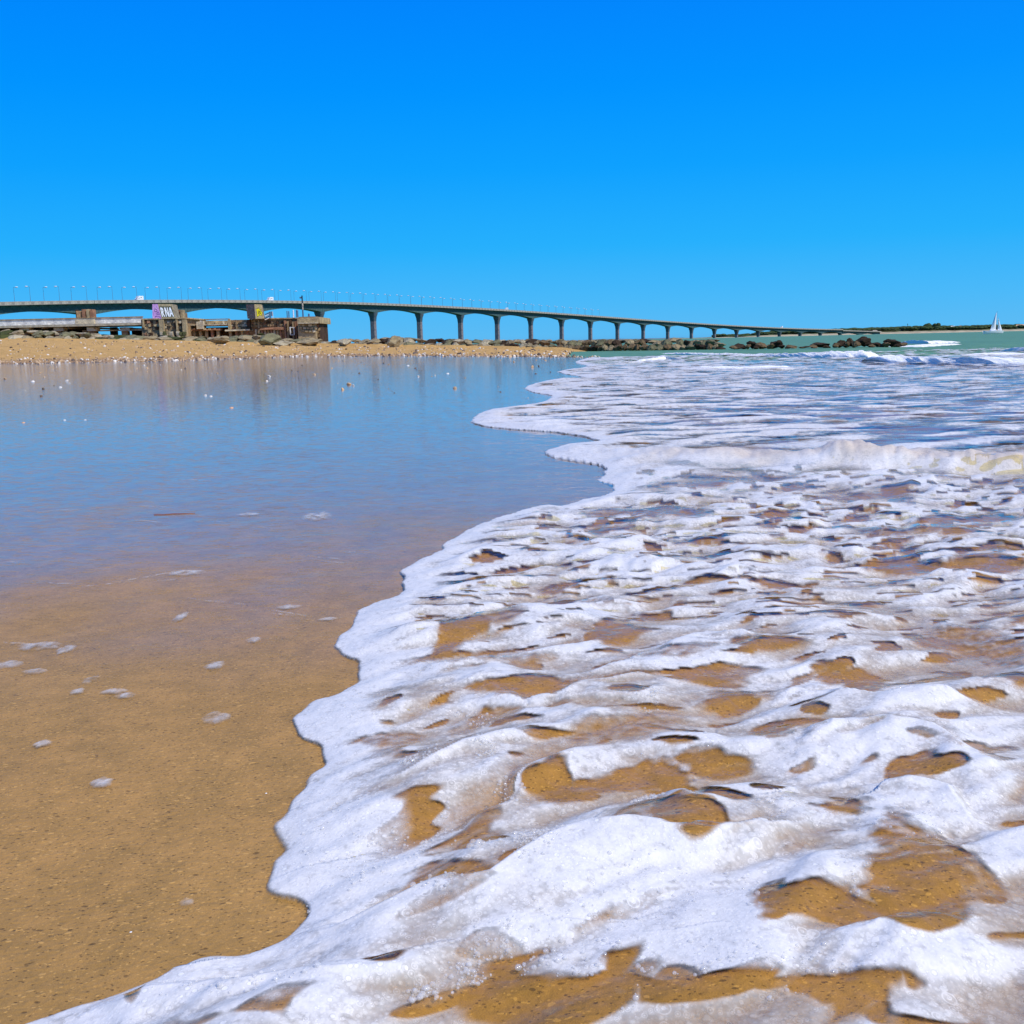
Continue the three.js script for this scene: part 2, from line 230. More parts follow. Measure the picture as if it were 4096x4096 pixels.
// folds: each line is a crest that drops steeply on its far side; [height, length of the near slope]
const FOLDS = [
  [.030, .16, [[505, 1785], [560, 1772], [620, 1764], [700, 1745], [790, 1712], [850, 1697], [930, 1700], [1000, 1652], [1060, 1620], [1110, 1609], [1300, 1612], [1400, 1605], [1500, 1572], [1560, 1545]]],
  [.018, .10, [[60, 1935], [150, 1903], [270, 1882], [400, 1876], [560, 1868], [700, 1865], [800, 1832], [900, 1805], [980, 1790]]],
  [.020, .10, [[760, 1600], [800, 1592], [870, 1572], [930, 1532], [1000, 1472], [1080, 1430], [1140, 1400]]],
  [.022, .07, [[1170, 1530], [1200, 1508], [1235, 1505], [1270, 1518], [1310, 1545], [1380, 1552], [1480, 1562]]],
  [.016, .09, [[860, 1325], [920, 1310], [990, 1336], [1050, 1331], [1100, 1310], [1200, 1290], [1320, 1300]]],
  [.022, .06, [[1440, 1785], [1540, 1787], [1650, 1784], [1750, 1768], [1850, 1745], [1940, 1740]]],
  [.016, .08, [[660, 1500], [760, 1482], [830, 1452], [900, 1422], [960, 1400], [1060, 1372]]],
  [.024, .10, [[1440, 1440], [1500, 1425], [1570, 1395], [1650, 1388], [1760, 1400], [1850, 1440], [1940, 1450]]],
  [.024, .10, [[1560, 1510], [1640, 1500], [1720, 1494], [1790, 1508], [1860, 1566], [1900, 1600]]],
  [.020, .10, [[1080, 1305], [1160, 1272], [1240, 1240], [1330, 1207], [1430, 1212], [1500, 1230]]],
  [.020, .10, [[1440, 1345], [1500, 1315], [1570, 1318], [1640, 1335], [1740, 1330], [1830, 1335], [1940, 1350]]],
  [.016, .08, [[690, 1225], [760, 1205], [850, 1195], [960, 1160], [1100, 1150], [1240, 1140]]],
  [.016, .08, [[740, 1280], [800, 1270], [900, 1255], [1010, 1240], [1100, 1222], [1190, 1210]]],
  [.014, .06, [[560, 1700], [640, 1690], [720, 1660], [780, 1645]]],
  [.015, .08, [[1080, 1080], [1160, 1060], [1260, 1070], [1360, 1085], [1500, 1090]]],
].map(([h, l, p]) => ({ h, l, line: polyline(p.map(([x, y]) => gd(x, y, .02))), ends: [p[0], p[p.length - 1]].map(([x, y]) => gd(x, y, .02)) }));
const ROLL_LINE = polyline([[1040, 857], [1120, 864], [1220, 872], [1340, 876], [1500, 880], [1660, 886], [1800, 890], [1990, 893]].map(([x, y]) => gd(x, y)));
function swell(X, d, s0 = shore(X, d)) {                            // the moving water surface near the shore, and the noises that shape it
  const wx = X + .05 * noise(X * 4.1, d * 4.1) + .12 * noise(X * 1.1 + 5, d * 1.1), wd = d + .05 * noise(X * 4.1 + 40, d * 4.1) + .12 * noise(X * 1.1, d * 1.1 + 31);
  const s = s0 + .016 * clamp(3 / d, .25, 1) * noise(X * 11, d * 11) + .03 * noise(X * 4.3, d * 4.3) * sst(1.5, 5, d), far = sst(5.5, 10, d), a = .55 * Math.exp(-(d - 1.4) / 2.6), ca = Math.cos(a), sa = Math.sin(a);
  const p = wx * ca + wd * sa, q = -wx * sa + wd * ca, sx = lerp(2.6, .8, far), sq = lerp(5.2, 3.6, far);
  const n1 = noise(p * sx, q * sq), n2 = noise(p * sx * 2.3 + 7, q * sq * 2.1), n3 = noise(p * 14 + 3, q * 19), n4 = noise(p * 31, q * 37 + 2), sw = noise(p * 1.5 + 2, q * 3.1);
  const ins = sst(0, .3, s), fine = clamp(3 / d, .2, 1), mid = sst(3, 4.4, d) * (1 - far);
  let h = .0012 + .0115 * Math.sqrt(clamp((s + .001) / .06, 0, 1)) * fine ** .3;
  h += ins * (.030 * sst(-.45, .6, sw) + .019 * sst(-.4, .6, n1) + (.0075 + .009 * mid) * n2 + (.0022 + .006 * mid) * n3 * fine + .010 * mid * Math.abs(noise(p * 4.4 + 11, q * 6.3)));
  let ridge = 0, lee = 0;
  for (const f of FOLDS) {
    const e = f.line.near(X + .02 * n2, d + .02 * n3, .35); if (!e || e[0] > .35) continue;
    const A = f.ends[0], B = f.ends[1], end = sst(.01, .20, Math.hypot(X - A[0], d - A[1])) * sst(.01, .20, Math.hypot(X - B[0], d - B[1])) * sst(.35, .2, e[0]);  if (!end) continue;
    const near = e[1] < 0, k = near ? Math.exp(-e[0] / f.l) * lerp(.72, 1, sst(0, .012, e[0])) : .72 * sst(.03, 0, e[0]);   // lines run left to right: the camera side is on their right
    h += 1.2 * f.h * end * k; if (near) ridge = Math.max(ridge, end * Math.exp(-e[0] / (f.l * .9))); else lee = Math.max(lee, end * sst(.13, .02, e[0]));
  }
  let crest = 0, back = 0, e = ROLL_LINE.near(X, d, 1.4);
  if (e && e[0] < 1.4) {                                            // the small wave breaking across the swash
    const t = clamp(e[2] / ROLL_LINE.L, 0, 1), H = lerp(.03, .145, Math.pow(t, .8)) * (.8 + .3 * noise(X * 1.3, d * .6)) * sst(0, .1, t), w = e[1] > 0 ? e[0] : -e[0];
    const prof = sst(-.12, .22, w) * Math.exp(-Math.max(0, w - .25) / .30);
    h += H * prof * (.65 + .9 * Math.abs(noise(X * 1.9 + 3, d * 1.6)) + .55 * Math.abs(noise(X * 4.6 + 3, d * 4.1)) + .25 * Math.abs(noise(X * 10, d * 9)));
    crest = sst(-.4, -.02, w) * sst(.6, .25, w) * sst(0, .15, t); back = sst(.02, .16, w + .08 * noise(X * 3.3, d * 3)) * sst(1.1, .6, w) * sst(.15, .45, t);
  }
  return { h, s, far, p, q, n1, n2, n3, n4, sw, ridge, lee, crest, back };
}
function foam(X, d) {                                               // height, cover of the foam film 0..1, whiteness
  const s0 = shore(X, d); if (s0 < -.06) return null;
  const w = swell(X, d, s0), { s, far, p, q, n1, n2, n3, n4 } = w; if (s < -.002) return null;
  const mid = sst(3.0, 4.4, d) * (1 - far), band = sst(lerp(.30, .45, far), .03, s);
  const gw = .05 * noise(X * 6.5, d * 5), gw2 = .07 * noise(X * 5.5 + 9, d * 4.2 + 3); let gap = 0, heap = 0; for (const b of GAPS) gap = Math.max(gap, inBlob(b, X + .020 * n3 + .012 * n4 + gw, d + .035 * n2 + .02 * n3 + gw2)); for (const b of HEAPS) heap = Math.max(heap, inBlob(b, X, d));
  const rag = .10 * n3 + .08 * n4;
  let g = gap + rag * (gap > .02 ? 1 : 0);
  const own = (1 - band) * (1 - .8 * clamp(heap, 0, 1)) * (1 - .8 * w.ridge);
  g = Math.max(g, own * sst(.33, .52, noise(p * lerp(3.1, 2.2, mid) + 50, q * lerp(5.6, 7.5, mid)) + .6 * rag + .13 * mid - .05) * (.85 + .15 * mid));
  g = Math.max(g, own * .9 * sst(.31, .47, noise(p * 7 + 9, q * lerp(13, 17, mid) + 4) + .5 * rag + .11 * mid));
  g = Math.max(g, .45 * w.lee * own);
  // white where the froth is thick, beige where it is a thin lather
  const c = .55 * n1 + .5 * n2 + .25 * n3 + .12 * n4 + .5 * w.ridge + .55 * heap + .55 * band - .24 * sst(-.1, .5, noise(X * 1.7 + 2, d * 1.5 + 8)) * sst(5, 3.2, d) * (1 - band);
  const thick = sst(-.48, .74, c + .12 + .20 * mid);
  let a = lerp(.45, 1, thick) * (1 - .34 * sst(.05, .35, g + .12 * n3)) * (1 - sst(.24, .74, g + .15 * n4));
  if (far > 0) {
    const open = -.07 + .28 * sst(1.8, 0, s / (1 + d * .12)), cov = .62 * n1 + .42 * n2 + .16 * n3 + open + .5 * band + 1.1 * w.crest - .5 * w.back - .8 * gap;
    a = lerp(a, Math.max(.9 * sst(-.14, .30, cov), .0), far);
  }
  a = Math.max(a, w.crest * .97 * sst(5, 7, d));
  a = (a < .5 ? a * 1.5 : .75 + (a - .5) * 2.1) * sst(-.004, .012, s);
  return { h: w.h + .0012 + .0026 * thick * (.6 + n2) + .0007 * n3 + .0005 * n4, a, thick, back: w.back };
}
const foamMat = std({ color: rgb(1, 1, 1), vertexColors: true, transparent: true, roughness: .5, specularIntensity: .5, map: rep(foamMap, 1 / .6), bumpMap: rep(foamBump, 1 / .6), bumpScale: .0009, alphaMap: rep(foamAlpha, 1 / .6) });
{
  const near = gridMesh(span(-.80, .95, 1250), rowsInv(1.0, 9.4, 640), (X, d) => foamVertex(X, d));
  const g2 = gridMesh(span(-.25, .95, 860), rowsInv(9.32, 62, 300), (X, d) => foamVertex(X, d));
  const foamOf = (g, n) => mesh(n, g, foamMat);
  tag(foamOf(near, 'foam'), 'thick white sea foam spread over the sand on the right', 'foam', null, 'stuff');
  tag(foamOf(g2, 'foam'), 'thin white streaks of foam on the shallow water farther out', 'foam', null, 'stuff');
}
function foamVertex(X, d) {
  const f = foam(X, d); if (!f || d > 60) return [0, 1, 1, 1, 0, 0];
  const t = f.thick, b = f.back * .75, mixb = (x, y) => lerp(x, y, b);  // the tumbling crest is full of sand
  return [f.h + (d > 7.4 ? .010 : 0), mixb(lerp(.67, .75, t), .63), mixb(lerp(.61, .73, t), .52), mixb(lerp(.51, .685, t), .40), f.a, f.a > .03 ? 1 : 0];
}
const SAND_U = span(-1.35, 1.2, 420), SAND_ROWS = [...rowsInv(.7, 36, 520), ...span(36.6, 102, 90)];
const sandBase = [.485, .272, .074];
const wetSand = std({ color: rgb(1, 1, 1), vertexColors: true, roughness: .55, specularIntensity: .35, map: rep(sandMap, 1 / 1.5), bumpMap: rep(sandBump, 1 / 1.5), bumpScale: .0035 });
{
  const g = gridMesh(SAND_U, SAND_ROWS, (X, d) => {
    const u = X / d, wd = WET(u)[0], s = shore(X, d);
    const n = fbm(X * .7, d * .5, 3), m = fbm(X * 3.1 + 9, d * 3.1, 2), k = 1 + .10 * n + .08 * m;
    let y = sandY(X, d) + .0025 * noise(X * 2.3, d * 2.3); if (d > wd) y = Math.min(y, WET(u)[1]) - .25;
    if (s > 0) { y -= (.012 * sst(0, .6, s) + .5 * sst(.4, 4, s) * sst(6.5, 12, d)); if (d < 9) y = lerp(Math.max(-.02, .94 * swell(X, d, s).h - .0045 - .014 * sst(3, 4.6, d)), y, sst(6.4, 8.5, d)); }
    return [y, sandBase[0] * k, sandBase[1] * k * (1 - .03 * n), sandBase[2] * k * (1 - .05 * n), 1, d < wd * 1.012 ? 1 : 0];
  });
  tag(mesh('wet_sand', g, wetSand), 'wet golden brown sand sheet between the swash foam and the dry beach', 'sand', null, 'structure');
}
{
  const drySand = std({ color: rgb(1, 1, 1), vertexColors: true, roughness: .95, specularIntensity: .2, map: rep(sandMap, 1 / 6), bumpMap: rep(sandBump, 1 / 6), bumpScale: .05 });
  const us = span(-1.2, uOf(2420, 1420), 260), rows = []; for (let i = 0; i <= 60; i++) rows.push(i / 60);
  const g = new THREE.BufferGeometry(), P = [], U = [], C = [], I = [];
  rows.forEach((t, j) => us.forEach((u, i) => {
    const wd = WET(u)[0], rd = ROCK(u)[0], d = lerp(wd * .992, rd + 26, t), X = u * d, n = fbm(X * .35, d * .35, 3), k = 1 + .16 * n + .14 * noise(X * 1.6, d * 1.6), damp = sst(7, 0, d - wd + 4 * n);
    P.push(X, sandY(X, d) + .006 - .5 * sst(uOf(2240, 1420), uOf(2420, 1420), u) + .05 * noise(X * .9, d * .9) * sst(0, 5, d - wd), -d); U.push(X, d);
    C.push(lerp(.70, .48, damp) * k, lerp(.43, .30, damp) * k, lerp(.15, .15, damp) * k, 1);
    if (j && i) { const a = (j - 1) * us.length + i - 1; I.push(a, a + 1, a + us.length, a + 1, a + us.length + 1, a + us.length); }
  }));
  g.setAttribute('position', new THREE.Float32BufferAttribute(P, 3)); g.setAttribute('uv', new THREE.Float32BufferAttribute(U, 2)); g.setAttribute('color', new THREE.Float32BufferAttribute(C, 4)); g.setIndex(I); g.computeVertexNormals();
  tag(mesh('dry_sand', g, drySand), 'dry orange beach bank rising to the rocks under the bridge', 'beach', null, 'structure');
}
// film of water left on the sand by the last wave; its near edge is an irregular line
const filmEdge = (X, d) => 1.9 + .5 * fbm(X * .9 + 4, 2.2, 3);
{
  const water = std({ color: rgb(.93, .95, .97), vertexColors: true, transparent: true, roughness: .06, transmission: 1, thickness: 0, ior: 1.5, bumpMap: rep(filmBump, 1 / 2.2, 1 / 2.2), bumpScale: .0038 });
  const g = gridMesh(SAND_U, SAND_ROWS, (X, d) => {
    const s = shore(X, d), wd = WET(X / d)[0];
    return [sandY(X, d) + .0025 * noise(X * 2.3, d * 2.3) + .004, 1, 1, 1, sst(0, 5.2, d - filmEdge(X) + 2.2 * fbm(X * .8, d * .5 + 3, 4) + .5 * noise(X * 3.4, d * 2.2)), d > 1.5 && d < wd * .985 && s < .12 ? 1 : 0];
  });
  tag(mesh('water_film', g, water), 'thin mirror of sea water lying on the wet sand below the beach', 'water', null, 'structure');
}

// clear shallow water of the swash near the camera
{
  const water = std({ color: rgb(.98, .93, .72), roughness: .05, transmission: 1, thickness: 0, ior: 1.33, bumpMap: rep(swashBump, 1 / .9), bumpScale: .006 });
  const g = gridMesh(span(-.85, 1.1, 700), rowsInv(.95, 8.2, 420), (X, d) => {
    const s = shore(X, d);
    return [s > .0 ? swell(X, d, s).h : 0, 1, 1, 1, 1, s > .03 ? 1 : 0];
  });
  g.deleteAttribute('color');
  tag(mesh('swash_water', g, water), 'clear shallow water running up the sand beneath the foam', 'water', null, 'structure');
}

// ---------------------------------------------------------------- breaking waves farther out
const whiteFoam = std({ color: rgb(.90, .88, .80), roughness: .7, bumpMap: rep(stoneBump, 1), bumpScale: .03 });
function breaker(pts, width, label, up = 1.05) {                               // [px, py of the foot, height in px]; the crest falls towards the camera
  const P = pts.map(([x, y, h]) => { const g = ground(x, y, 0); return { g, h: up * h * -g.z / 4200 }; });
  const L = [0]; for (let i = 1; i < P.length; i++) L.push(L[i - 1] + P[i].g.distanceTo(P[i - 1].g));
  const total = L[L.length - 1], n = Math.max(24, Math.round(total / .14)), m = 16, pos = [], uv = [], idx = [];
  for (let i = 0; i <= n; i++) {
    const l = total * i / n; let k = 0; while (k < P.length - 2 && l > L[k + 1]) k++;
    const t = (l - L[k]) / (L[k + 1] - L[k]), c = P[k].g.clone().lerp(P[k + 1].g, t), H = lerp(P[k].h, P[k + 1].h, t) * sst(0, 2.2, l) * sst(0, 2.2, total - l) * (.92 + .25 * noise(l * 1.7, c.z));
    for (let j = 0; j <= m; j++) {
      const v = j / m, a = Math.PI * v, lump = .24 * Math.abs(noise(l * 2.1, v * 3 + c.x)) + .16 * Math.abs(noise(l * 5 + 9, v * 6)) + .10 * noise(l * 11, v * 9);
      const r = (.62 + 1.1 * lump), y = Math.sin(a) ** .8 * H * r, z = Math.cos(a) * width * (.8 + .10 * noise(l * 1.3, 4) + .3 * lump) - width * .35;
      pos.push(c.x, y - .03 + (j === 0 || j === m ? -.03 : 0), c.z + z); uv.push(l, v * width * 1.6);
      if (i && j) { const q = (i - 1) * (m + 1) + j - 1; idx.push(q, q + m + 1, q + 1, q + 1, q + m + 1, q + m + 2); }
    }
  }
  const g = new THREE.BufferGeometry(); g.setAttribute('position', new THREE.Float32BufferAttribute(pos, 3)); g.setAttribute('uv', new THREE.Float32BufferAttribute(uv, 2)); g.setIndex(idx); g.computeVertexNormals();
  return tag(mesh('breaking_wave', g, whiteFoam), label, 'wave');
}
breaker([[3470, 1448, 18], [3520, 1452, 40], [3600, 1452, 46], [3800, 1456, 36], [3940, 1462, 44], [4096, 1462, 44], [4400, 1468, 40]], 1.6, 'long white breaker rolling in from the right edge, below the sailboat');
breaker([[3840, 1424, 8], [3890, 1422, 22], [4096, 1420, 16], [4400, 1420, 16]], 1.4, 'low white crest just behind the long breaker at the right edge');
breaker([[2900, 1424, 8], [3060, 1426, 16], [3200, 1430, 24], [3330, 1432, 36], [3450, 1432, 44], [3520, 1424, 20]], 1.6, 'white breaker in front of the dark boulders at the seaward end');
breaker([[2640, 1415, 6], [2760, 1418, 12], [2900, 1420, 12], [3040, 1422, 10]], 1.2, 'thin white crest washing along the foot of the boulder line');
breaker([[2680, 1474, 10], [2780, 1474, 20], [3000, 1476, 16], [3120, 1474, 26], [3270, 1468, 14]], 1.0, 'cream coloured little breaker nearest the beach in the shallows');
breaker([[2420, 1452, 6], [2560, 1448, 14], [2660, 1438, 20], [2760, 1446, 10]], .9, 'broken white wash beside the tip of the orange beach');
breaker([[3640, 1374, 8], [3680, 1374, 17], [3790, 1370, 10], [3820, 1368, 4]], 4, 'upper white patch of surf on the green sea right of the last boulder');
breaker([[3560, 1388, 3], [3660, 1387, 7], [3780, 1380, 9], [3826, 1376, 5]], 3, 'lower white patch of surf trailing from the last boulder');
breaker([[4076, 1406, 26], [4200, 1410, 30], [4300, 1410, 20]], 2.5, 'white surf cut by the right edge above the long breaker');

// ---------------------------------------------------------------- the bridge
const PIERS = [[-451.2, 377.3], [-413.0, 469.7], [-375.2, 562.3], [-337.7, 655.0], [-300.1, 747.6], [-262.1, 840.1], [-223.5, 932.4], [-184.0, 1024.3], [-143.5, 1115.7], [-101.8, 1206.6], [-58.7, 1296.8], [-14.0, 1386.3], [32.4, 1474.9], [80.5, 1562.6], [130.4, 1649.2], [182.2, 1734.7], [236.0, 1819.0], [291.7, 1902.1], [349.3, 1983.8], [408.9, 2064.1], [470.3, 2143.1], [533.5, 2220.6], [598.4, 2296.7], [664.9, 2371.3], [733.0, 2444.5], [802.5, 2516.4], [873.3, 2587.0], [945.3, 2656.5]];
// the first pier of the list is number -7; heights of the parapet top above the sea
const deckTop = (n) => (n < -4 ? 33 + (n + 4) * 3.1 : n > 18 ? Math.max(6, 11.7 - (n - 18) * 2.2) : 44.2668 + 1.2638 * n - .35379 * n * n + .0105415 * n ** 3);
const PATH = new THREE.CatmullRomCurve3(PIERS.map(([x, d]) => new THREE.Vector3(x, 0, -d)), false, 'centripetal');
const placeOn = (n) => { const t = clamp((n + 7) / (PIERS.length - 1), 0, 1), p = PATH.getPoint(t), q = PATH.getTangent(t); return { p, dir: new THREE.Vector3(q.x, 0, q.z).normalize(), side: new THREE.Vector3(-q.z, 0, q.x).normalize() }; };
function sweep(n0, n1, steps, profile) {
  const pos = [], uv = [], idx = []; let m = 0, s = 0, last = null;
  for (let i = 0; i <= steps; i++) {
    const n = n0 + (n1 - n0) * i / steps, f = placeOn(n), top = deckTop(n), pr = profile(n); m = pr.length; if (last) s += f.p.distanceTo(last); last = f.p; let c = 0;
    for (let j = 0; j <= m; j++) { const [l, y] = pr[j % m]; if (j) c += Math.hypot(l - pr[j - 1][0], y - pr[j - 1][1]); pos.push(f.p.x + f.side.x * l, top + y, f.p.z + f.side.z * l); uv.push(s / 8, c / 8); if (i && j) { const q = (i - 1) * (m + 1) + j - 1; idx.push(q, q + m + 1, q + 1, q + 1, q + m + 1, q + m + 2); } }
  }
  for (const e of [0, steps]) for (let j = 1; j < m - 1; j++) { const b = e * (m + 1); idx.push(b, b + j, b + j + 1); }
  const g = new THREE.BufferGeometry(); g.setAttribute('position', new THREE.Float32BufferAttribute(pos, 3)); g.setAttribute('uv', new THREE.Float32BufferAttribute(uv, 2)); g.setIndex(idx);
  const c = toCreasedNormals(g, .5); return c;
}
const concrete = (r, g, b, k = 1) => std({ color: rgb(r, g, b), roughness: .9, specularIntensity: .3, map: rep(stoneMap, k), bumpMap: rep(stoneBump, k), bumpScale: .04 });
const mGirderShaded = concrete(.10, .18, .19), mParapet = concrete(.52, .48, .42), mRoad = concrete(.08, .08, .085), mPier = concrete(.33, .29, .31), mPierHeadShaded = concrete(.14, .18, .22), mBrown = concrete(.34, .22, .15);  // girder and pier head: shade under the deck overhang mixed into the colour
const bridge = thing('bridge', null, 'long arched concrete viaduct crossing the sea on rows of slender piers', 'bridge');
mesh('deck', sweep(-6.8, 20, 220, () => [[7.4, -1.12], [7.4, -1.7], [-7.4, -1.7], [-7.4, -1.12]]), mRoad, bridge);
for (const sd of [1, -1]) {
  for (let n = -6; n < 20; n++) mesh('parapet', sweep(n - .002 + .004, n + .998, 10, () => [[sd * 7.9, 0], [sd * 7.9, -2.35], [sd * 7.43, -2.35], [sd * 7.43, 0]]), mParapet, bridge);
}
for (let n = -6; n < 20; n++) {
  mesh('girder', sweep(n + .001, n + .999, 16, (q) => { const t = (q - n) * 2 - 1, y = -6.6 - 3.7 * Math.pow(Math.abs(t), 1.9); return [[4.6, -1.72], [4.3, y], [-4.3, y], [-4.6, -1.72]]; }), mGirderShaded, bridge);
}
function loft(rings) {                                             // [y, half length along the bridge, half width across]
  const pos = [], idx = []; rings.forEach(([y, a, b], i) => { const ch = Math.min(a, b) * .25, q = [[a - ch, b], [a, b - ch], [a, -b + ch], [a - ch, -b], [-a + ch, -b], [-a, -b + ch], [-a, b - ch], [-a + ch, b]]; q.forEach(([x, z]) => pos.push(x, y, z)); if (i) for (let j = 0; j < 8; j++) { const p = (i - 1) * 8 + j, r = (i - 1) * 8 + (j + 1) % 8; idx.push(p, r, p + 8, r, r + 8, p + 8); } });
  for (const e of [0, rings.length - 1]) for (let j = 1; j < 7; j++) idx.push(e * 8, e * 8 + j, e * 8 + j + 1);
  const g = new THREE.BufferGeometry(); g.setAttribute('position', new THREE.Float32BufferAttribute(pos, 3)); g.setIndex(idx);
  const c = toCreasedNormals(g, .4), p = c.attributes.position, uv = []; for (let i = 0; i < p.count; i++) uv.push((p.getX(i) + p.getZ(i)) / 7, p.getY(i) / 7); c.setAttribute('uv', new THREE.Float32BufferAttribute(uv, 2)); return c;
}
for (let n = -5; n <= 19; n++) {
  const f = placeOn(n), top = deckTop(n) - 10.25, put = (m) => { m.position.set(f.p.x, 0, f.p.z); m.rotation.y = Math.atan2(-f.dir.z, f.dir.x); return m; };
  if (n <= -2) {                                                    // the landward piers: three upright brown fins on a plinth
    const g = []; for (const s of [-3.4, 0, 3.4]) { const q = loft([[4, 2.6, 1.15], [top, 2.6, 1.15]]); q.translate(0, 0, s); g.push(q); }
    put(mesh('pier', merge(g), mBrown, bridge)); put(mesh('plinth', loft([[-3, 4, 6], [4.02, 4, 6]]), mPier, bridge));
  } else {
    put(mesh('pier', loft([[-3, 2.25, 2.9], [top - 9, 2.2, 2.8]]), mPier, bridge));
    put(mesh('pier_head', loft([[top - 9, 2.2, 2.8], [top - 4, 2.7, 3.3], [top - 1.2, 3.6, 4.2], [top + .2, 3.9, 4.4]]), mPierHeadShaded, bridge));
  }
}
// lamp posts, two rows
{
  const mPole = std({ color: rgb(.16, .20, .26), roughness: .5, metalness: .3 }), mHead = std({ color: rgb(.86, .86, .84), roughness: .4 });
  const pole = new THREE.CylinderGeometry(.08, .13, 10.6, 8); pole.translate(0, 5.3, 0);
  const arm = new THREE.CylinderGeometry(.09, .09, 2.2, 6); arm.rotateZ(Math.PI / 2 - .12); arm.translate(-1.1, 10.66, 0);
  const head = new THREE.SphereGeometry(1, 12, 8); head.scale(1.35, .42, .55); head.translate(-2.6, 10.7, 0);
  const proto = new THREE.Group(); for (const [n, g, m] of [['pole', pole, mPole], ['arm', arm, mPole], ['lamp_head', head, mHead]]) mesh(n, g, m, proto);
  for (const row of [1, -1]) {
    let k = 0;
    for (let i = 0; i < 46; i++) {
      const n = -4.06 + i * .25, f = placeOn(n), o = proto.clone(); o.name = numbered('street_lamp');
      o.position.copy(f.p).addScaledVector(f.side, row * 7.0); o.position.y = deckTop(n) - 1.12; o.rotation.y = Math.atan2(-f.side.z, f.side.x) + (row < 0 ? Math.PI : 0); scene.add(o);
      if (o.position.x / -o.position.z < uOf(0, 1160) - .002) { scene.remove(o); names.street_lamp--; continue; }
      k++;
      const h = Math.floor(k / 10), th = k <= 30 ? ORD[k - 1] : ['thirty', 'forty', 'fifty', 'sixty'][h - 3] + (k % 10 ? '-' + ORD[k % 10 - 1] : 'th');
      tag(o, `grey lamp post with white head on the bridge, ${th} from left in ${row > 0 ? 'near' : 'far'} row`, 'street lamp', 'lamp posts in two rows along the bridge');
    }
  }
}
// vehicles on the bridge
function van(n, lane, k, label, len = 6.4) {
  const f = placeOn(n), t = thing('van', null, label, 'van', 'white vehicles on the bridge'); t.position.copy(f.p).addScaledVector(f.side, lane); t.position.y = deckTop(n) - 1.1; t.rotation.y = Math.atan2(-f.dir.z, f.dir.x) + (lane > 0 ? Math.PI : 0); t.scale.setScalar(k);
  const sh = new THREE.Shape(); sh.moveTo(-len / 2, .55); sh.lineTo(len / 2, .55); sh.lineTo(len / 2, 1.4); sh.lineTo(len / 2 - .9, 1.75); sh.lineTo(len / 2 - 1.5, 2.5); sh.lineTo(len / 2 - 1.9, 2.75); sh.lineTo(len / 2 - 2.0, 3.5); sh.lineTo(-len / 2 + .2, 3.6); sh.lineTo(-len / 2, 3.3); sh.closePath();
  const b = new THREE.ExtrudeGeometry(sh, { depth: 2.1, bevelEnabled: true, bevelSize: .08, bevelThickness: .08, bevelSegments: 2 }); b.translate(0, 0, -1.05);
  mesh('body', b, std({ color: rgb(.86, .86, .86), roughness: .35, clearcoat: .5 }), t);
  const glass = std({ color: rgb(.03, .04, .05), roughness: .1 });
  const w = new THREE.BoxGeometry(.06, .85, 1.7); w.rotateZ(.68); w.translate(len / 2 - 1.12, 2.14, 0); mesh('windscreen', w, glass, t);
  for (const s of [-1, 1]) { const q = new THREE.BoxGeometry(.9, .55, .05); q.translate(len / 2 - 1.95, 2.1, s * 1.14); mesh('side_window', q, glass, t); const q2 = new THREE.BoxGeometry(1.1, .5, .05); q2.translate(-.9, 2.5, s * 1.14); mesh('side_window', q2, glass, t); }
  for (const x of [-len / 2 + 1.2, len / 2 - 1.2]) for (const s of [-1, 1]) { const c = new THREE.CylinderGeometry(.42, .42, .28, 16); c.rotateX(Math.PI / 2); c.translate(x, .42, s * .98); mesh('wheel', c, std({ color: rgb(.02, .02, .02), roughness: .8 }), t); }
}
van(-2.52, 5.2, 1.12, 'white van on the bridge left of the white graffiti wall');
van(-.86, 5.2, 1.12, 'white van on the bridge above the yellow graffiti wall');
van(4.18, 5.2, 1.0, 'small white van where the bridge starts to slope down');
van(15.0, 5.2, 1.15, 'tiny white van on the far low end of the bridge');

// ---------------------------------------------------------------- the old concrete jetty behind the rocks
const px = (d) => d / 4164;
function boxAt(x0, y0, x1, y1, d, thick, jitter = 0) {
  const a = at((x0 + x1) / 2, y1, d), b = at((x0 + x1) / 2, y0, d), g = new THREE.BoxGeometry((x1 - x0) * px(d), b.y - a.y, thick, 2, 2, 1);
  const p = g.attributes.position, W = (x1 - x0) * px(d), H = b.y - a.y;
  if (jitter) for (let i = 0; i < p.count; i++) { const X = p.getX(i) + a.x, Y = p.getY(i) + a.y; p.setXYZ(i, p.getX(i) + jitter * noise(X * 3.1 + Y, Y * 2.7), p.getY(i) + jitter * noise(X * 2.7 + 5, Y * 3.3), p.getZ(i) + jitter * noise(X * 3 + 9, Y * 3)); }
  const uv = g.attributes.uv, nn = g.attributes.normal; for (let i = 0; i < p.count; i++) { const side = Math.abs(nn.getX(i)) > .5, up = Math.abs(nn.getY(i)) > .5; uv.setXY(i, (side ? p.getZ(i) : p.getX(i)) / 4 + a.x * .13, (up ? p.getZ(i) : p.getY(i)) / 4 + y0 * .01); }
  g.translate((a.x + b.x) / 2, (a.y + b.y) / 2, -d - thick / 2); g.computeVertexNormals(); const c = g.toNonIndexed(); c.computeVertexNormals(); return c;
}
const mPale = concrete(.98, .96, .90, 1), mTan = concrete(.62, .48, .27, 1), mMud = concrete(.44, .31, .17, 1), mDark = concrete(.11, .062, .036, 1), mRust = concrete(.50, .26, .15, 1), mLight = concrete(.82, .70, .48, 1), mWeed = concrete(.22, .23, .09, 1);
const jr = rng(77), jetty = thing('jetty', null, 'ruined brown concrete jetty with decks, walls and piles behind the beach boulders', 'jetty');
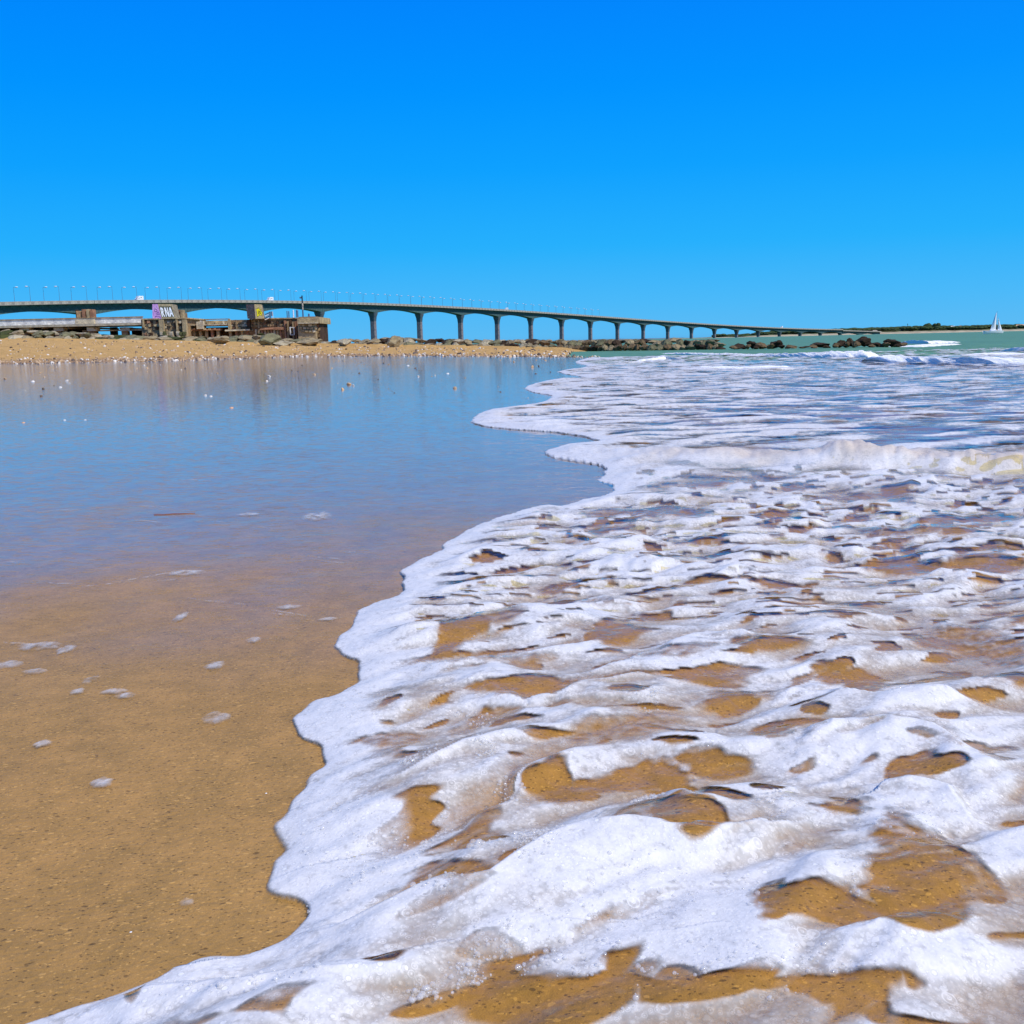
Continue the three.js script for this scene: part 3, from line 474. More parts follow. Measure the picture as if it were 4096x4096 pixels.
const J = (name, x0, y0, x1, y1, d, t, m, jit = .02) => mesh(name, boxAt(x0, y0, x1, y1, d, t, jit), m, jetty);
// upright brown slabs behind the deck and beside the white graffiti wall
const mOchre = concrete(.80, .50, .24, 1);
J('slab', 306, 1244, 325, 1277, 140.6, 1, mOchre, .03); J('slab', 328, 1237, 341, 1277, 140.4, 1.2, mRust, .03); J('slab', 346, 1237, 356, 1277, 140.4, 1.2, mTan, .03); J('slab', 360, 1238, 371, 1277, 140.5, 1.2, mRust, .03); J('slab', 303, 1239, 306, 1277, 141, 1, mDark, .02); J('slab', 341.5, 1236, 345.5, 1277, 141, 1, mDark, .02); J('slab', 356.5, 1236, 359.5, 1277, 141, 1, mDark, .02);
J('slab', 698, 1239, 717, 1272, 138.5, 1, mRust, .03); J('slab', 721, 1239, 731, 1272, 138.4, 1, mTan, .03); J('slab', 717.5, 1238, 720.5, 1272, 139, 1, mDark, .02);
// landward deck with its pale parapet, on stub columns
J('deck', -260, 1300, 568, 1309, 136, 9, mLight); J('parapet_wall', -260, 1278.5, 566, 1300, 140, .35, mPale, 0); J('coping', -260, 1274.5, 566, 1278.4, 139.9, .5, mMud, 0);
for (let i = 0; i < 8; i++) J('beam', -250 + i * 104, 1309.5, -244 + i * 104, 1316, 136.4, 8.4, mMud);
for (const x of [-210, -70, 96, 234, 366, 500]) { J('column', x - 19, 1309.5, x + 19, 1324, 136.6, 1.3, mLight, .03); J('column', x - 12, 1324.3, x + 12, 1385, 136.8, .9, mMud, .03); }
J('shade_backing', -260, 1309, 388, 1392, 143, .6, mDark); J('shade_backing', 442, 1309, 468, 1392, 143, .6, mDark); J('shade_backing', 492, 1309, 505, 1392, 143, .6, mDark); J('shade_backing', 530, 1309, 1190, 1392, 143, .6, mDark); J('shade_backing', 388, 1340, 530, 1392, 143, .6, mDark);  // dark sheets added behind the openings, standing in for shade under the decks
J('beam', 330, 1320, 500, 1325, 137.4, .5, mTan); J('beam', 500, 1317, 578, 1322, 137, .8, mLight); J('plinth', 300, 1277, 376, 1299.5, 139.4, .45, mLight, .01);
function stones(x0, y0, x1, y1, d, cols, rows, mats, skip = .2, name = 'stone') {
  for (let r = 0; r < rows; r++) for (let c = 0; c < cols; c++) {
    if (jr() < skip) continue;
    const w = (x1 - x0) / cols, h = (y1 - y0) / rows, ox = (r % 2) * w * .4 - w * .2, a = clamp(x0 + c * w + ox + jr() * w * .12, x0, x1 - 3), b = clamp(x0 + (c + 1) * w + ox - jr() * w * .2, a + 3, x1), t = .06 + jr() * .22;
    mesh(name, boxAt(a, y0 + r * h + jr() * h * .15, b, y0 + (r + 1) * h - jr() * h * .2, d - t, t + .3, .05), mats[Math.floor(jr() * mats.length)], jetty);
  }
}
// the broad block under the white graffiti wall
J('block', 568, 1277, 746, 1392, 134, 9, mMud, .05); J('coping', 564, 1272.5, 750, 1277.2, 133.75, 9.5, mTan, .02);
J('pilaster', 638, 1278, 656, 1365, 133.5, .5, mTan, .03); J('pilaster', 704, 1278, 710, 1330, 133.6, .4, mTan, .03); J('pilaster', 730, 1278, 746, 1350, 133.4, .6, mTan, .03); J('pilaster', 569, 1278, 575, 1310, 133.6, .4, mTan, .02);
stones(578, 1282, 636, 1345, 134, 5, 5, [mMud, mTan, mRust, mDark], .22); stones(658, 1282, 728, 1350, 134, 6, 6, [mMud, mTan, mMud, mDark, mLight], .25); stones(640, 1325, 746, 1376, 133.4, 8, 3, [mTan, mWeed, mLight], .3);
// the low ruined decks
J('deck', 749, 1297, 916, 1301.5, 136, 8, mLight, .02); J('parapet_wall', 744, 1279.5, 800, 1297, 141, .4, mPale, 0); J('wall', 792, 1283, 915, 1296.8, 138, .5, mTan, .05); J('coping', 747, 1276, 915, 1279.2, 140.8, .6, mMud, 0); J('pilaster', 786, 1286, 812, 1316, 135.7, .8, mLight, .04);
stones(800, 1283, 912, 1297, 138, 11, 1, [mPale, mTan, mMud, mLight], .3); J('beam', 749, 1314, 880, 1323, 136.2, 1.2, mRust, .04); stones(752, 1313, 876, 1320, 136.1, 12, 1, [mTan, mRust, mDark], .35);
for (const x of [776, 802, 826, 849, 872]) J('column', x - 5, 1323.3, x + 5, 1362, 136.5, .5, [mTan, mRust][x % 2], .04);
J('wall', 912, 1279, 1001, 1317, 136.6, .9, mMud, .06); J('pilaster', 912, 1278, 920, 1318, 135.9, .6, mTan, .03); J('pilaster', 942, 1279, 947, 1316, 136.1, .4, mMud, .03); J('pilaster', 988, 1278, 1000, 1322, 135.8, .7, mDark, .03);
stones(921, 1288, 988, 1316, 136.6, 6, 3, [mTan, mLight, mRust, mMud], .25); J('beam', 900, 1317.3, 1000, 1323.5, 135.6, 1.5, mLight, .04);
for (const x of [921, 946, 969, 990]) J('column', x - 4.5, 1323.8, x + 4.5, 1368, 136.2, .5, [mRust, mTan][x % 2], .04);
J('wall', 1001, 1276, 1190, 1309, 136.3, 1, mMud, .07); J('coping', 998, 1272, 1190, 1276.2, 135.9, 1.6, mTan, .04); J('beam', 1040, 1309.5, 1134, 1319, 135.4, 1.8, mRust, .05);
stones(1002, 1279, 1062, 1309, 136.3, 5, 3, [mTan, mMud, mRust], .25); stones(1066, 1284, 1136, 1307, 136.3, 7, 2, [mDark, mMud, mMud], .35); J('pilaster', 1032, 1280, 1037, 1312, 135.8, .4, mTan, .03);
for (let i = 0; i < 9; i++) { const x = 1024 + i * 12.4, m = mesh('pile', boxAt(x - 3.4, 1316 + jr() * 6, x + 3.4, 1362, 135.7 + jr() * .5, .45, .05), [mLight, mTan, mRust][i % 3], jetty); m.rotation.z = 0; }
for (let i = 0; i < 5; i++) J('fin', 1138 + i * 10.5, 1278 + jr() * 8, 1144.5 + i * 10.5, 1372, 135.5 - (i % 2) * .3, .8, [mRust, mMud, mDark, mMud, mRust][i], .04);
for (const [a, b, c, e] of [[1159, 1308, 1163, 1341], [1174, 1308, 1178, 1341], [1163.2, 1308, 1173.8, 1311.5], [1163.2, 1337.5, 1173.8, 1341]]) J('frame', a, b, c, e, 134.9, .2, mPale, 0);
// the tan block at the seaward end
J('block', 1193, 1293, 1266, 1392, 133.6, 7, mTan, .04); J('cap', 1189, 1269.5, 1279, 1293, 133.1, 8, mTan, .05); J('ledge', 1191, 1290, 1272, 1294.5, 132.95, .5, mLight, .03); J('return_wall', 1266.2, 1293.2, 1280, 1392, 134.3, 6, mDark, .04);
stones(1193, 1296, 1266, 1330, 133.6, 5, 3, [mTan, mTan, mLight], .3); stones(1193, 1352, 1268, 1385, 133.6, 6, 3, [mMud, mTan, mWeed], .25); stones(1267, 1296, 1279, 1350, 134.3, 1, 4, [mRust, mMud], .1); J('cap_slab', 1195, 1266.6, 1262, 1269.3, 133.6, 6, mMud, .02);

// painted walls standing on the jetty
function paintedBlock(name, q, dF, deep, thick, frontTex, leftTex, body, label, category) {   // q: front quad then outer top and bottom of the left face, in px
  const P = [at(q[0][0], q[0][1], dF), at(q[1][0], q[1][1], dF), at(q[2][0], q[2][1], dF - .25), at(q[3][0], q[3][1], dF - .25), at(q[4][0], q[4][1], dF + deep), at(q[5][0], q[5][1], dF + deep)];
  const backR = (p) => p.clone().add(new THREE.Vector3(-.4, 0, -thick));
  const quad = (a, b, c, d) => { const g = new THREE.BufferGeometry(); g.setAttribute('position', new THREE.Float32BufferAttribute([a, b, c, d].flatMap((p) => [p.x, p.y, p.z]), 3)); g.setAttribute('uv', new THREE.Float32BufferAttribute([0, 1, 1, 1, 1, 0, 0, 0], 2)); g.setIndex([0, 3, 1, 1, 3, 2]); g.computeVertexNormals(); return g; };
  const t = thing(name, null, label, category);
  mesh('front_face', quad(P[0], P[1], P[2], P[3]), std({ map: frontTex, roughness: .85, bumpMap: rep(stoneBump, 1), bumpScale: .03 }), t);
  mesh('left_face', quad(P[4], P[0], P[3], P[5]), std({ map: leftTex, roughness: .85, bumpMap: rep(stoneBump, 1), bumpScale: .03 }), t);
  const R1 = backR(P[1]), R2 = backR(P[2]);
  mesh('block', merge([quad(P[1], R1, R2, P[2]), quad(P[4], R1, P[1], P[0]), quad(R1, P[4], P[5], R2), quad(P[3], P[2], R2, P[5])]), body, t);
  const c = [P[0], P[1], P[2], P[3]]; return c;
}
function canvas(w, h, draw) { const c = document.createElement('canvas'); c.width = w; c.height = h; const x = c.getContext('2d'); draw(x, w, h); const t = new THREE.CanvasTexture(c); t.colorSpace = THREE.SRGBColorSpace; t.magFilter = THREE.LinearFilter; return t; }
const wearR = rng(9);
const wear = (x, w, h, cols, n) => { for (let i = 0; i < n; i++) { x.fillStyle = cols[Math.floor(wearR() * cols.length)]; x.globalAlpha = .25 + .4 * wearR(); x.beginPath(); x.ellipse(wearR() * w, wearR() * h, 4 + wearR() * w * .07, 3 + wearR() * h * .05, wearR() * 3, 0, 7); x.fill(); } x.globalAlpha = 1; };
const texRNA = canvas(256, 256, (x, w, h) => {
  x.fillStyle = '#a99a72'; x.fillRect(0, 0, w, h); wear(x, w, h, ['#8a7a54', '#c3b58c', '#6d6148'], 50);
  x.fillStyle = '#5a5a44'; x.fillRect(10, 40, w - 20, 190);
  x.font = 'bold 178px sans-serif'; x.textAlign = 'left'; x.lineJoin = 'round';
  const letter = (s, l, sx) => { x.save(); x.translate(l, 218); x.transform(sx, 0, -.04, 1.22, 0, 0); x.lineWidth = 16; x.strokeStyle = '#2d3322'; x.strokeText(s, 0, 0); x.lineWidth = 5; x.strokeStyle = '#f4f8f0'; x.strokeText(s, 0, 0); x.fillStyle = '#f7faf4'; x.fillText(s, 0, 0); x.restore(); };
  letter('R', 12, .58); letter('N', 86, .60); letter('A', 166, .62);
});
const texPink = canvas(128, 256, (x, w, h) => { x.fillStyle = '#efb6e4'; x.fillRect(0, 0, w, h); wear(x, w, h, ['#f6cdee', '#cf86cf', '#fbe6f4', '#b278ba'], 60); x.strokeStyle = '#6a3f7c'; x.lineWidth = 9; x.beginPath(); x.arc(70, 110, 24, 0, 7); x.moveTo(110, 170); x.arc(96, 170, 18, 0, 7); x.moveTo(40, 235); x.quadraticCurveTo(70, 190, 120, 235); x.stroke(); });
const texYellow = canvas(160, 256, (x, w, h) => {
  x.fillStyle = '#b9a574'; x.fillRect(0, 0, w, h); wear(x, w, h, ['#8f7c50', '#d6c394', '#a08a5a'], 40);
  x.fillStyle = '#f2e312'; x.strokeStyle = '#4c4a10'; x.lineWidth = 7; x.beginPath(); x.moveTo(28, 84); x.lineTo(64, 78); x.lineTo(78, 56); x.lineTo(96, 82); x.lineTo(128, 92); x.lineTo(120, 120); x.lineTo(150, 150); x.lineTo(126, 178); x.lineTo(134, 212); x.lineTo(94, 190); x.lineTo(62, 210); x.lineTo(36, 226); x.lineTo(40, 140); x.closePath(); x.fill(); x.stroke();
  x.font = 'bold 96px sans-serif'; x.fillStyle = '#3c3a12'; x.fillText('B', 56, 178); x.fillStyle = '#f2e312'; x.fillRect(74, 112, 14, 12); x.fillRect(74, 146, 16, 14);
});
const texBrown = canvas(128, 256, (x, w, h) => { x.fillStyle = '#8a7560'; x.fillRect(0, 0, w, h); wear(x, w, h, ['#5f4a38', '#a8927a', '#735c48', '#c0ab92'], 90); });
paintedBlock('graffiti_wall', [[631, 1216], [686, 1216], [702, 1274], [646, 1275], [609, 1217], [610, 1275]], 133.9, .12, 3.4, texRNA, texPink, concrete(.42, .36, .24), 'leaning concrete block with white RNA lettering and a pink painted side', 'graffiti wall');
paintedBlock('graffiti_wall', [[1017, 1217], [1047, 1218], [1057, 1274], [1022, 1275], [984, 1218], [990, 1275]], 134.6, .8, 2.2, texYellow, texBrown, concrete(.36, .30, .2), 'narrow concrete block with a yellow graffiti figure beside metal stairs', 'graffiti wall');
{ // stairs and posts
  const mSteel = std({ color: rgb(.10, .17, .26), roughness: .5, metalness: .2 }), mWhite = std({ color: rgb(.8, .8, .8), roughness: .5 });
  const st = thing('metal_stairs', null, 'small blue and white metal stairs right of the yellow graffiti wall', 'stairs');
  for (let i = 0; i < 4; i++) { const g = boxAt(1058, 1252 + i * 7, 1080, 1255 + i * 7, 135.6, .5); const c = at(1069, 1253 + i * 7, 135.6); g.translate(-c.x, -c.y, -c.z); g.rotateZ(.38); g.translate(c.x, c.y, c.z); mesh('tread', g, i % 2 ? mWhite : mSteel, st); }
  mesh('stringer', boxAt(1078.5, 1246, 1082.5, 1274, 135.5, .12), mSteel, st); mesh('handrail', boxAt(1084, 1246, 1090, 1264, 135.5, .1), mSteel, st); mesh('handrail', boxAt(1090.2, 1246, 1091.6, 1273, 135.5, .1), mWhite, st);
  const post = (x, w, y0, y1, d, m, label) => { const a = at(x, y1, d), h = at(x, y0, d).y - a.y, t = thing('metal_post', a, label, 'post'), r = w * px(d) / 2, s = new THREE.CylinderGeometry(r, r * 1.06, h - r, 12); s.translate(0, (h - r) / 2, 0); mesh('shaft', s, m, t); const c = new THREE.SphereGeometry(r * 1.12, 12, 8, 0, Math.PI * 2, 0, Math.PI / 2); c.translate(0, h - r, 0); mesh('post_cap', c, m, t); return t; };
  post(1149.5, 4, 1243, 1273, 136.4, mSteel, 'left one of a close pair of thin dark posts on the jetty'); post(1156.5, 4.4, 1244, 1273, 136.4, mSteel, 'right one of a close pair of thin dark posts on the jetty');
  post(1174.5, 5, 1240, 1273, 136.6, mWhite, 'pale post between the dark pair and the thick dark post'); post(1189.5, 9, 1239, 1269, 136.8, mSteel, 'thick dark post at the landward corner of the tan end block');
  post(1236, 7, 1254, 1269, 135, mSteel, 'short dark bollard with a wide cap on the tan end block');
  const t = thing('signal_pole', at(1212.5, 1267, 135), 'tall dark and white banded pole on the tan end block', 'pole'), H = at(1212.5, 1182, 135).y - at(1212.5, 1267, 135).y;
  for (const [a, b, m, r] of [[0, .34, mSteel, .10], [.34, .64, concrete(.7, .62, .5), .10], [.64, 1, std({ color: rgb(.02, .025, .03), roughness: .5 }), .085]]) { const g = new THREE.CylinderGeometry(r, r, (b - a) * H, 12); g.translate(0, (a + b) / 2 * H, 0); mesh('pole_band', g, m, t); }
  const l = new THREE.BoxGeometry(.22, .2, .2); l.translate(-.2, H * .9, 0); mesh('lamp', l, mSteel, t);
}

// ---------------------------------------------------------------- boulders
{
  const shapes = [];
  for (let v = 0; v < 12; v++) {
    const r = rng(200 + v), g = mergeVertices((() => { const q = new THREE.IcosahedronGeometry(1, 4); q.deleteAttribute('uv'); q.deleteAttribute('normal'); return q; })()), p = g.attributes.position, planes = [];
    for (let i = 0; i < 11; i++) { const n = new THREE.Vector3(r() - .5, r() - .5, r() - .5).normalize(); planes.push([n, .48 + r() * .34]); }
    const q = new THREE.Vector3();
    for (let i = 0; i < p.count; i++) { q.fromBufferAttribute(p, i); for (const [n, d] of planes) { const e = q.dot(n) - d; if (e > 0) q.addScaledVector(n, -e); } const k = 1 + .26 * noise3(q.x * 1.9 + v * 3.1, q.y * 1.9, q.z * 1.9) + .12 * noise3(q.x * 5, q.y * 5 + v, q.z * 5); q.multiplyScalar(k); p.setXYZ(i, q.x, q.y, q.z); }
    g.computeBoundingBox(); const b = g.boundingBox, c = b.getCenter(new THREE.Vector3()), s = b.getSize(new THREE.Vector3()); g.translate(-c.x, -c.y, -c.z); g.scale(1 / s.x, 1 / s.y, 1 / s.z);
    const f = toCreasedNormals(g, .55), fp = f.attributes.position, uv = []; for (let i = 0; i < fp.count; i++) uv.push(fp.getX(i) + fp.getZ(i) * .7, fp.getY(i) + fp.getZ(i) * .3); f.setAttribute('uv', new THREE.Float32BufferAttribute(uv, 2)); shapes.push(f);
  }
  const tone = (r, g, b) => std({ color: rgb(r, g, b), roughness: .92, specularIntensity: .3, map: rep(stoneMap, 1), bumpMap: rep(stoneBump, 1), bumpScale: .10 });
  const tones = { 'pale tan': tone(.66, .57, .38), tan: tone(.50, .40, .23), 'olive grey': tone(.31, .29, .16), brown: tone(.27, .19, .10), 'dark brown': tone(.085, .055, .032), 'weedy green': tone(.10, .115, .035) };
  const r = rng(404), count = {};
  const spots = [[-200, 'left of the frame'], [0, 'under the pale jetty deck by the left edge'], [190, 'under the jetty deck near the finned pier'], [400, 'under the jetty deck beside the broad block'], [565, 'before the broad brown block'], [748, 'before the low ruined decks'], [1000, 'before the row of piles'], [1185, 'before the tan end block'], [1290, 'right of the tan end block'], [1496, 'below the gap after the first slender pier'], [1682, 'below the gap after the second slender pier'], [1842, 'below the gap after the third slender pier'], [1989, 'below the gap after the fourth slender pier'], [2123, 'below the gap after the fifth slender pier'], [2246, 'below the gap after the sixth slender pier'], [2362, 'below the gap after the seventh slender pier'], [2471, 'below the gap after the eighth slender pier'], [2574, 'below the gap after the ninth slender pier'], [2671, 'below the gap after the tenth slender pier'], [2766, 'at the end of the unbroken line'], [2905, 'in the green sea']];
  const list = [];
  const rock = (x, w, yb, yt, d, t, rowName, depthScale = 1) => list.push({ x, w, yb, yt, d, t, rowName, depthScale, v: Math.floor(r() * shapes.length), a: r() * 6.28, k: r() });
  const TOP = (x) => { const T = [[-200, 1318], [0, 1318], [300, 1326], [420, 1338], [560, 1342], [640, 1345], [760, 1346], [900, 1348], [1000, 1338], [1060, 1336], [1150, 1352], [1240, 1354], [1300, 1364], [1345, 1360], [1380, 1354], [1440, 1357], [1540, 1353], [1570, 1342], [1610, 1348], [1680, 1355], [1760, 1355], [1900, 1358], [2000, 1360], [2120, 1356], [2240, 1360], [2340, 1360], [2440, 1357], [2500, 1358], [2580, 1354], [2640, 1362], [2700, 1350], [2760, 1362], [2860, 1356], [2890, 1376]]; let k = 0; while (k < T.length - 2 && x > T[k + 1][0]) k++; return lerp(T[k][1], T[k + 1][1], clamp((x - T[k][0]) / (T[k + 1][0] - T[k][0]), 0, 1)); };
  const BASE = (x) => { const T = [[-200, 1360], [0, 1364], [500, 1372], [1200, 1386], [2000, 1399], [2340, 1404], [2700, 1404], [2890, 1398]]; let k = 0; while (k < T.length - 2 && x > T[k + 1][0]) k++; return lerp(T[k][1], T[k + 1][1], clamp((x - T[k][0]) / (T[k + 1][0] - T[k][0]), 0, 1)); };
  const pick = (x, front) => { const q = r(); if (x < 560) return q < .40 ? 'pale tan' : q < .62 ? 'tan' : q < .82 ? 'weedy green' : 'olive grey'; if (x < 1300) return q < .3 ? 'tan' : q < .62 ? 'olive grey' : q < .82 ? 'pale tan' : 'weedy green'; if (x < 2100) return q < .38 ? 'tan' : q < .62 ? 'pale tan' : q < .86 ? 'olive grey' : 'dark brown'; return q < .34 ? 'tan' : q < .62 ? 'brown' : q < .78 ? 'dark brown' : 'olive grey'; };
  for (const [row, lift, off, step] of [['front', 0, 0, 36], ['upper', .42, 17, 38], ['topmost', .72, 7, 46]]) {
    for (let x = -190 + off; x < 2885;) {
      const big = x < 1300 ? 1.15 : x < 2000 ? .95 : .75, w = step * big * (.75 + .75 * r()), xc = x + w / 2, yt = TOP(xc) + 3 * (r() - .5), yb = BASE(xc), H = yb - yt, d = ROCK(uOf(xc, yb))[0];
      if (row === 'front' || H > (row === 'upper' ? 20 : 30)) { const b = yb - H * lift + 2, t = row === 'topmost' || H < 20 ? yt : Math.max(yt, b - H * (.55 + .15 * r())); if (!(row !== 'front' && r() < .15)) rock(xc, w * 1.18, b + 3, t, d + 1.2 + lift * 7, pick(xc), row); }
      x += w * .86;
    }
  }
  rock(1080, 88, 1384, 1332, 117.2, 'olive grey', 'large'); rock(1230, 92, 1386, 1353, 116.6, 'tan', 'large'); rock(880, 96, 1380, 1343, 118.2, 'tan', 'large'); rock(1130, 80, 1385, 1362, 117.0, 'pale tan', 'long low'); rock(1575, 54, 1392, 1342, 110, 'tan', 'large'); rock(1375, 60, 1388, 1354, 114, 'pale tan', 'large');
  for (const [x, w, b, t, c] of [[2955, 60, 1396, 1373, 'dark brown'], [3008, 44, 1396, 1364, 'dark brown'], [3046, 52, 1396, 1369, 'brown'], [3103, 58, 1395, 1362, 'dark brown'], [3168, 46, 1394, 1381, 'brown'], [3224, 50, 1392, 1384, 'dark brown'], [3278, 72, 1391, 1369, 'dark brown'], [3364, 54, 1390, 1359, 'dark brown'], [3402, 36, 1389, 1350, 'dark brown'], [3450, 66, 1389, 1346, 'dark brown'], [3506, 54, 1389, 1369, 'dark brown'], [3566, 62, 1390, 1356, 'dark brown'], [3606, 46, 1391, 1368, 'brown']]) { rock(x, w, b, t, ROCK(uOf(x, b))[0], c, 'sea'); rock(x - w * .36, w * .55, b + 1, lerp(b, t, .62), ROCK(uOf(x, b))[0] - .6, c === 'brown' ? 'dark brown' : 'brown', 'small wet'); if (w > 52) rock(x + w * .38, w * .5, b + 1, lerp(b, t, .5), ROCK(uOf(x, b))[0] - .5, 'dark brown', 'small wet'); }
  list.sort((a, b) => a.x - b.x);
  for (const o of list) {
    const t = o.t === undefined ? 'tan' : o.t; let k = 0; while (k < spots.length - 1 && o.x > spots[k + 1][0]) k++;
    const c = at(o.x, (o.yb + o.yt) / 2, o.d), h = (o.yb - o.yt) * px(o.d), w = o.w * px(o.d), m = mesh('boulder', shapes[o.v], tones[t] || tones.tan);
    m.position.copy(c); m.scale.set(w, h, w * (.7 + .4 * o.k) * o.depthScale); m.rotation.set((o.k - .5) * .3, (o.v % 2 ? Math.PI : 0) + (o.k - .5) * .5, (o.k * 7 % 1 - .5) * .35);
    const key = k + t + o.rowName, q = count[key] = (count[key] ?? 0) + 1;
    m.userData = { q, t, row: o.rowName, spot: spots[k][1] }; m.userData.label = `${{ front: 'front', upper: 'upper', topmost: 'topmost', sea: 'wet' }[o.rowName] || o.rowName} ${t} boulder ${spots[k][1]}, ${ORD[q - 1]} from left`;
    tag(m, m.userData.label.replace('weedy green', 'weed green'), 'boulder', 'boulders of the breakwater line');
    delete m.userData.q; delete m.userData.t; delete m.userData.row; delete m.userData.spot;
  }
}
// a low bank of rubble that carries the boulders
{
  const us = span(-.72, uOf(2880, 1400), 160), P = [], I = [], U = [], prof = [[.4, -.7], [3, -.1], [6, .25], [10, .35], [13, .1], [16, -1.8]];
  us.forEach((u, i) => { const [rd, rh] = ROCK(u); prof.forEach(([o, y], j) => { const d = rd + o, X = u * d, k = sst(1.5, -.2, u / .3); P.push(X, rh + y * (.4 + .8 * k) + .1 * noise(X * .8, d), -d); U.push(X / 3, d / 3); if (i && j) { const q = (i - 1) * prof.length + j - 1; I.push(q, q + prof.length, q + 1, q + 1, q + prof.length, q + prof.length + 1); } }); });
  const g = new THREE.BufferGeometry(); g.setAttribute('position', new THREE.Float32BufferAttribute(P, 3)); g.setAttribute('uv', new THREE.Float32BufferAttribute(U, 2)); g.setIndex(I); g.computeVertexNormals();
  tag(mesh('rubble_bank', g, concrete(.14, .11, .065)), 'low bank of dark rubble under the boulders', 'bank', null, 'structure');
}
// pebbles and shell bits: far too many to count
{
  const r = rng(55), ico = new THREE.IcosahedronGeometry(1, 1), spread = (n, m, name, place, size, by = () => 1) => {
    const im = new THREE.InstancedMesh(ico, m, n), M = new THREE.Matrix4(), q = new THREE.Quaternion(), e = new THREE.Euler(), c = new THREE.Color(); im.name = name; im.castShadow = im.receiveShadow = true;
    for (let i = 0; i < n; i++) { const [x, d] = place(), s = size() * by(x, d); e.set(r() * 3, r() * 6, r() * 3); q.setFromEuler(e); M.compose(new THREE.Vector3(x, sandY(x, d) + s * .2, -d), q, new THREE.Vector3(s * (.8 + .6 * r()), s * (.45 + .3 * r()), s * (.8 + .5 * r()))); im.setMatrixAt(i, M); const k = r(); c.setRGB(...(k < .22 ? [.66, .60, .50] : k < .66 ? [.48, .32, .17] : [.12, .085, .06])); im.setColorAt(i, c); }
    im.userData.kind = 'stuff'; scene.add(im);
  };
  const mP = std({ color: rgb(1, 1, 1), roughness: .7 });
  const strand = () => { const u = lerp(-.62, uOf(2400, 1425), r()), wd = WET(u)[0], d = wd * (1 + .05 * (r() + r() + r() - 1.5)); return [u * d, d]; };
  spread(1700, mP, 'strandline_pebbles', strand, () => .03 + .10 * r() ** 4 + .02 * r(), (x, d) => sst(1.1, .0, x / d + .45) * .6 + .4);
  spread(1500, mP, 'beach_pebbles', () => { const u = lerp(-.62, uOf(2300, 1425), r()), a = WET(u)[0], b = ROCK(u)[0], d = lerp(a, b, r() ** 1.4); return [u * d, d]; }, () => .04 + .10 * r() ** 3);
  spread(300, mP, 'scattered_pebbles', () => { const u = lerp(-.6, .05, r()), a = WET(u)[0], d = a * (1 - .75 * r() ** 1.7); return [u * d, d]; }, () => .012 + .05 * r() ** 3);
}
// single shells on the wet sand
{
  const g = new THREE.SphereGeometry(1, 18, 8, 0, Math.PI * 2, 0, Math.PI / 2), p = g.attributes.position; for (let i = 0; i < p.count; i++) { const a = Math.atan2(p.getZ(i), p.getX(i)), rr = Math.hypot(p.getX(i), p.getZ(i)), k = 1 + .06 * Math.cos(a * 14) * rr - .22 * Math.max(0, -Math.cos(a)) * rr; p.setXYZ(i, p.getX(i) * k, p.getY(i) * .5, p.getZ(i) * k * .85); } g.computeVertexNormals();
  const cream = std({ color: rgb(.78, .72, .62), roughness: .45 }), orange = std({ color: rgb(.62, .33, .16), roughness: .45 });
  for (const [x, y, s, m, l] of [[437, 770, 1.5, orange, 'orange shell lying alone below the white graffiti reflection'], [44, 798, 1.3, orange, 'orange shell near the left edge on the wet sand'], [122, 793, 1, cream, 'left one of two cream shells on the wet sand'], [161, 793, 1, cream, 'right one of two cream shells on the wet sand'], [398, 748, 1.1, cream, 'cream shell under the reflection of the yellow graffiti'], [62, 720, 1.3, cream, 'large cream shell near the left edge below the strandline'], [114, 731, 1.1, cream, 'cream shell lower right of the large cream shell'], [246, 680, 1.2, cream, 'cream shell at the lower edge of the strandline'], [845, 705, 1, cream, 'cream shell on the wet sand left of the farthest foam tip'], [770, 690, .9, cream, 'small cream shell on wet sand under the second slender pier'], [247, 1760, .12, cream, 'tiny pale shell on golden sand above the bottom foam front'], [302, 1740, .08, cream, 'tiny pale shell just above another near the bottom foam front'], [502, 1497, .08, cream, 'tiny pale shell beside the jutting foam front']]) {
    const q = ground(x * D, y * D, 0), t = tag(mesh('shell', g, m), l, 'shell', 'single shells on the wet sand'); const k = .034 * s * (y > 1000 ? 1 : -q.z / 22); t.position.copy(q); t.scale.setScalar(k); t.rotation.y = x;
  }
}
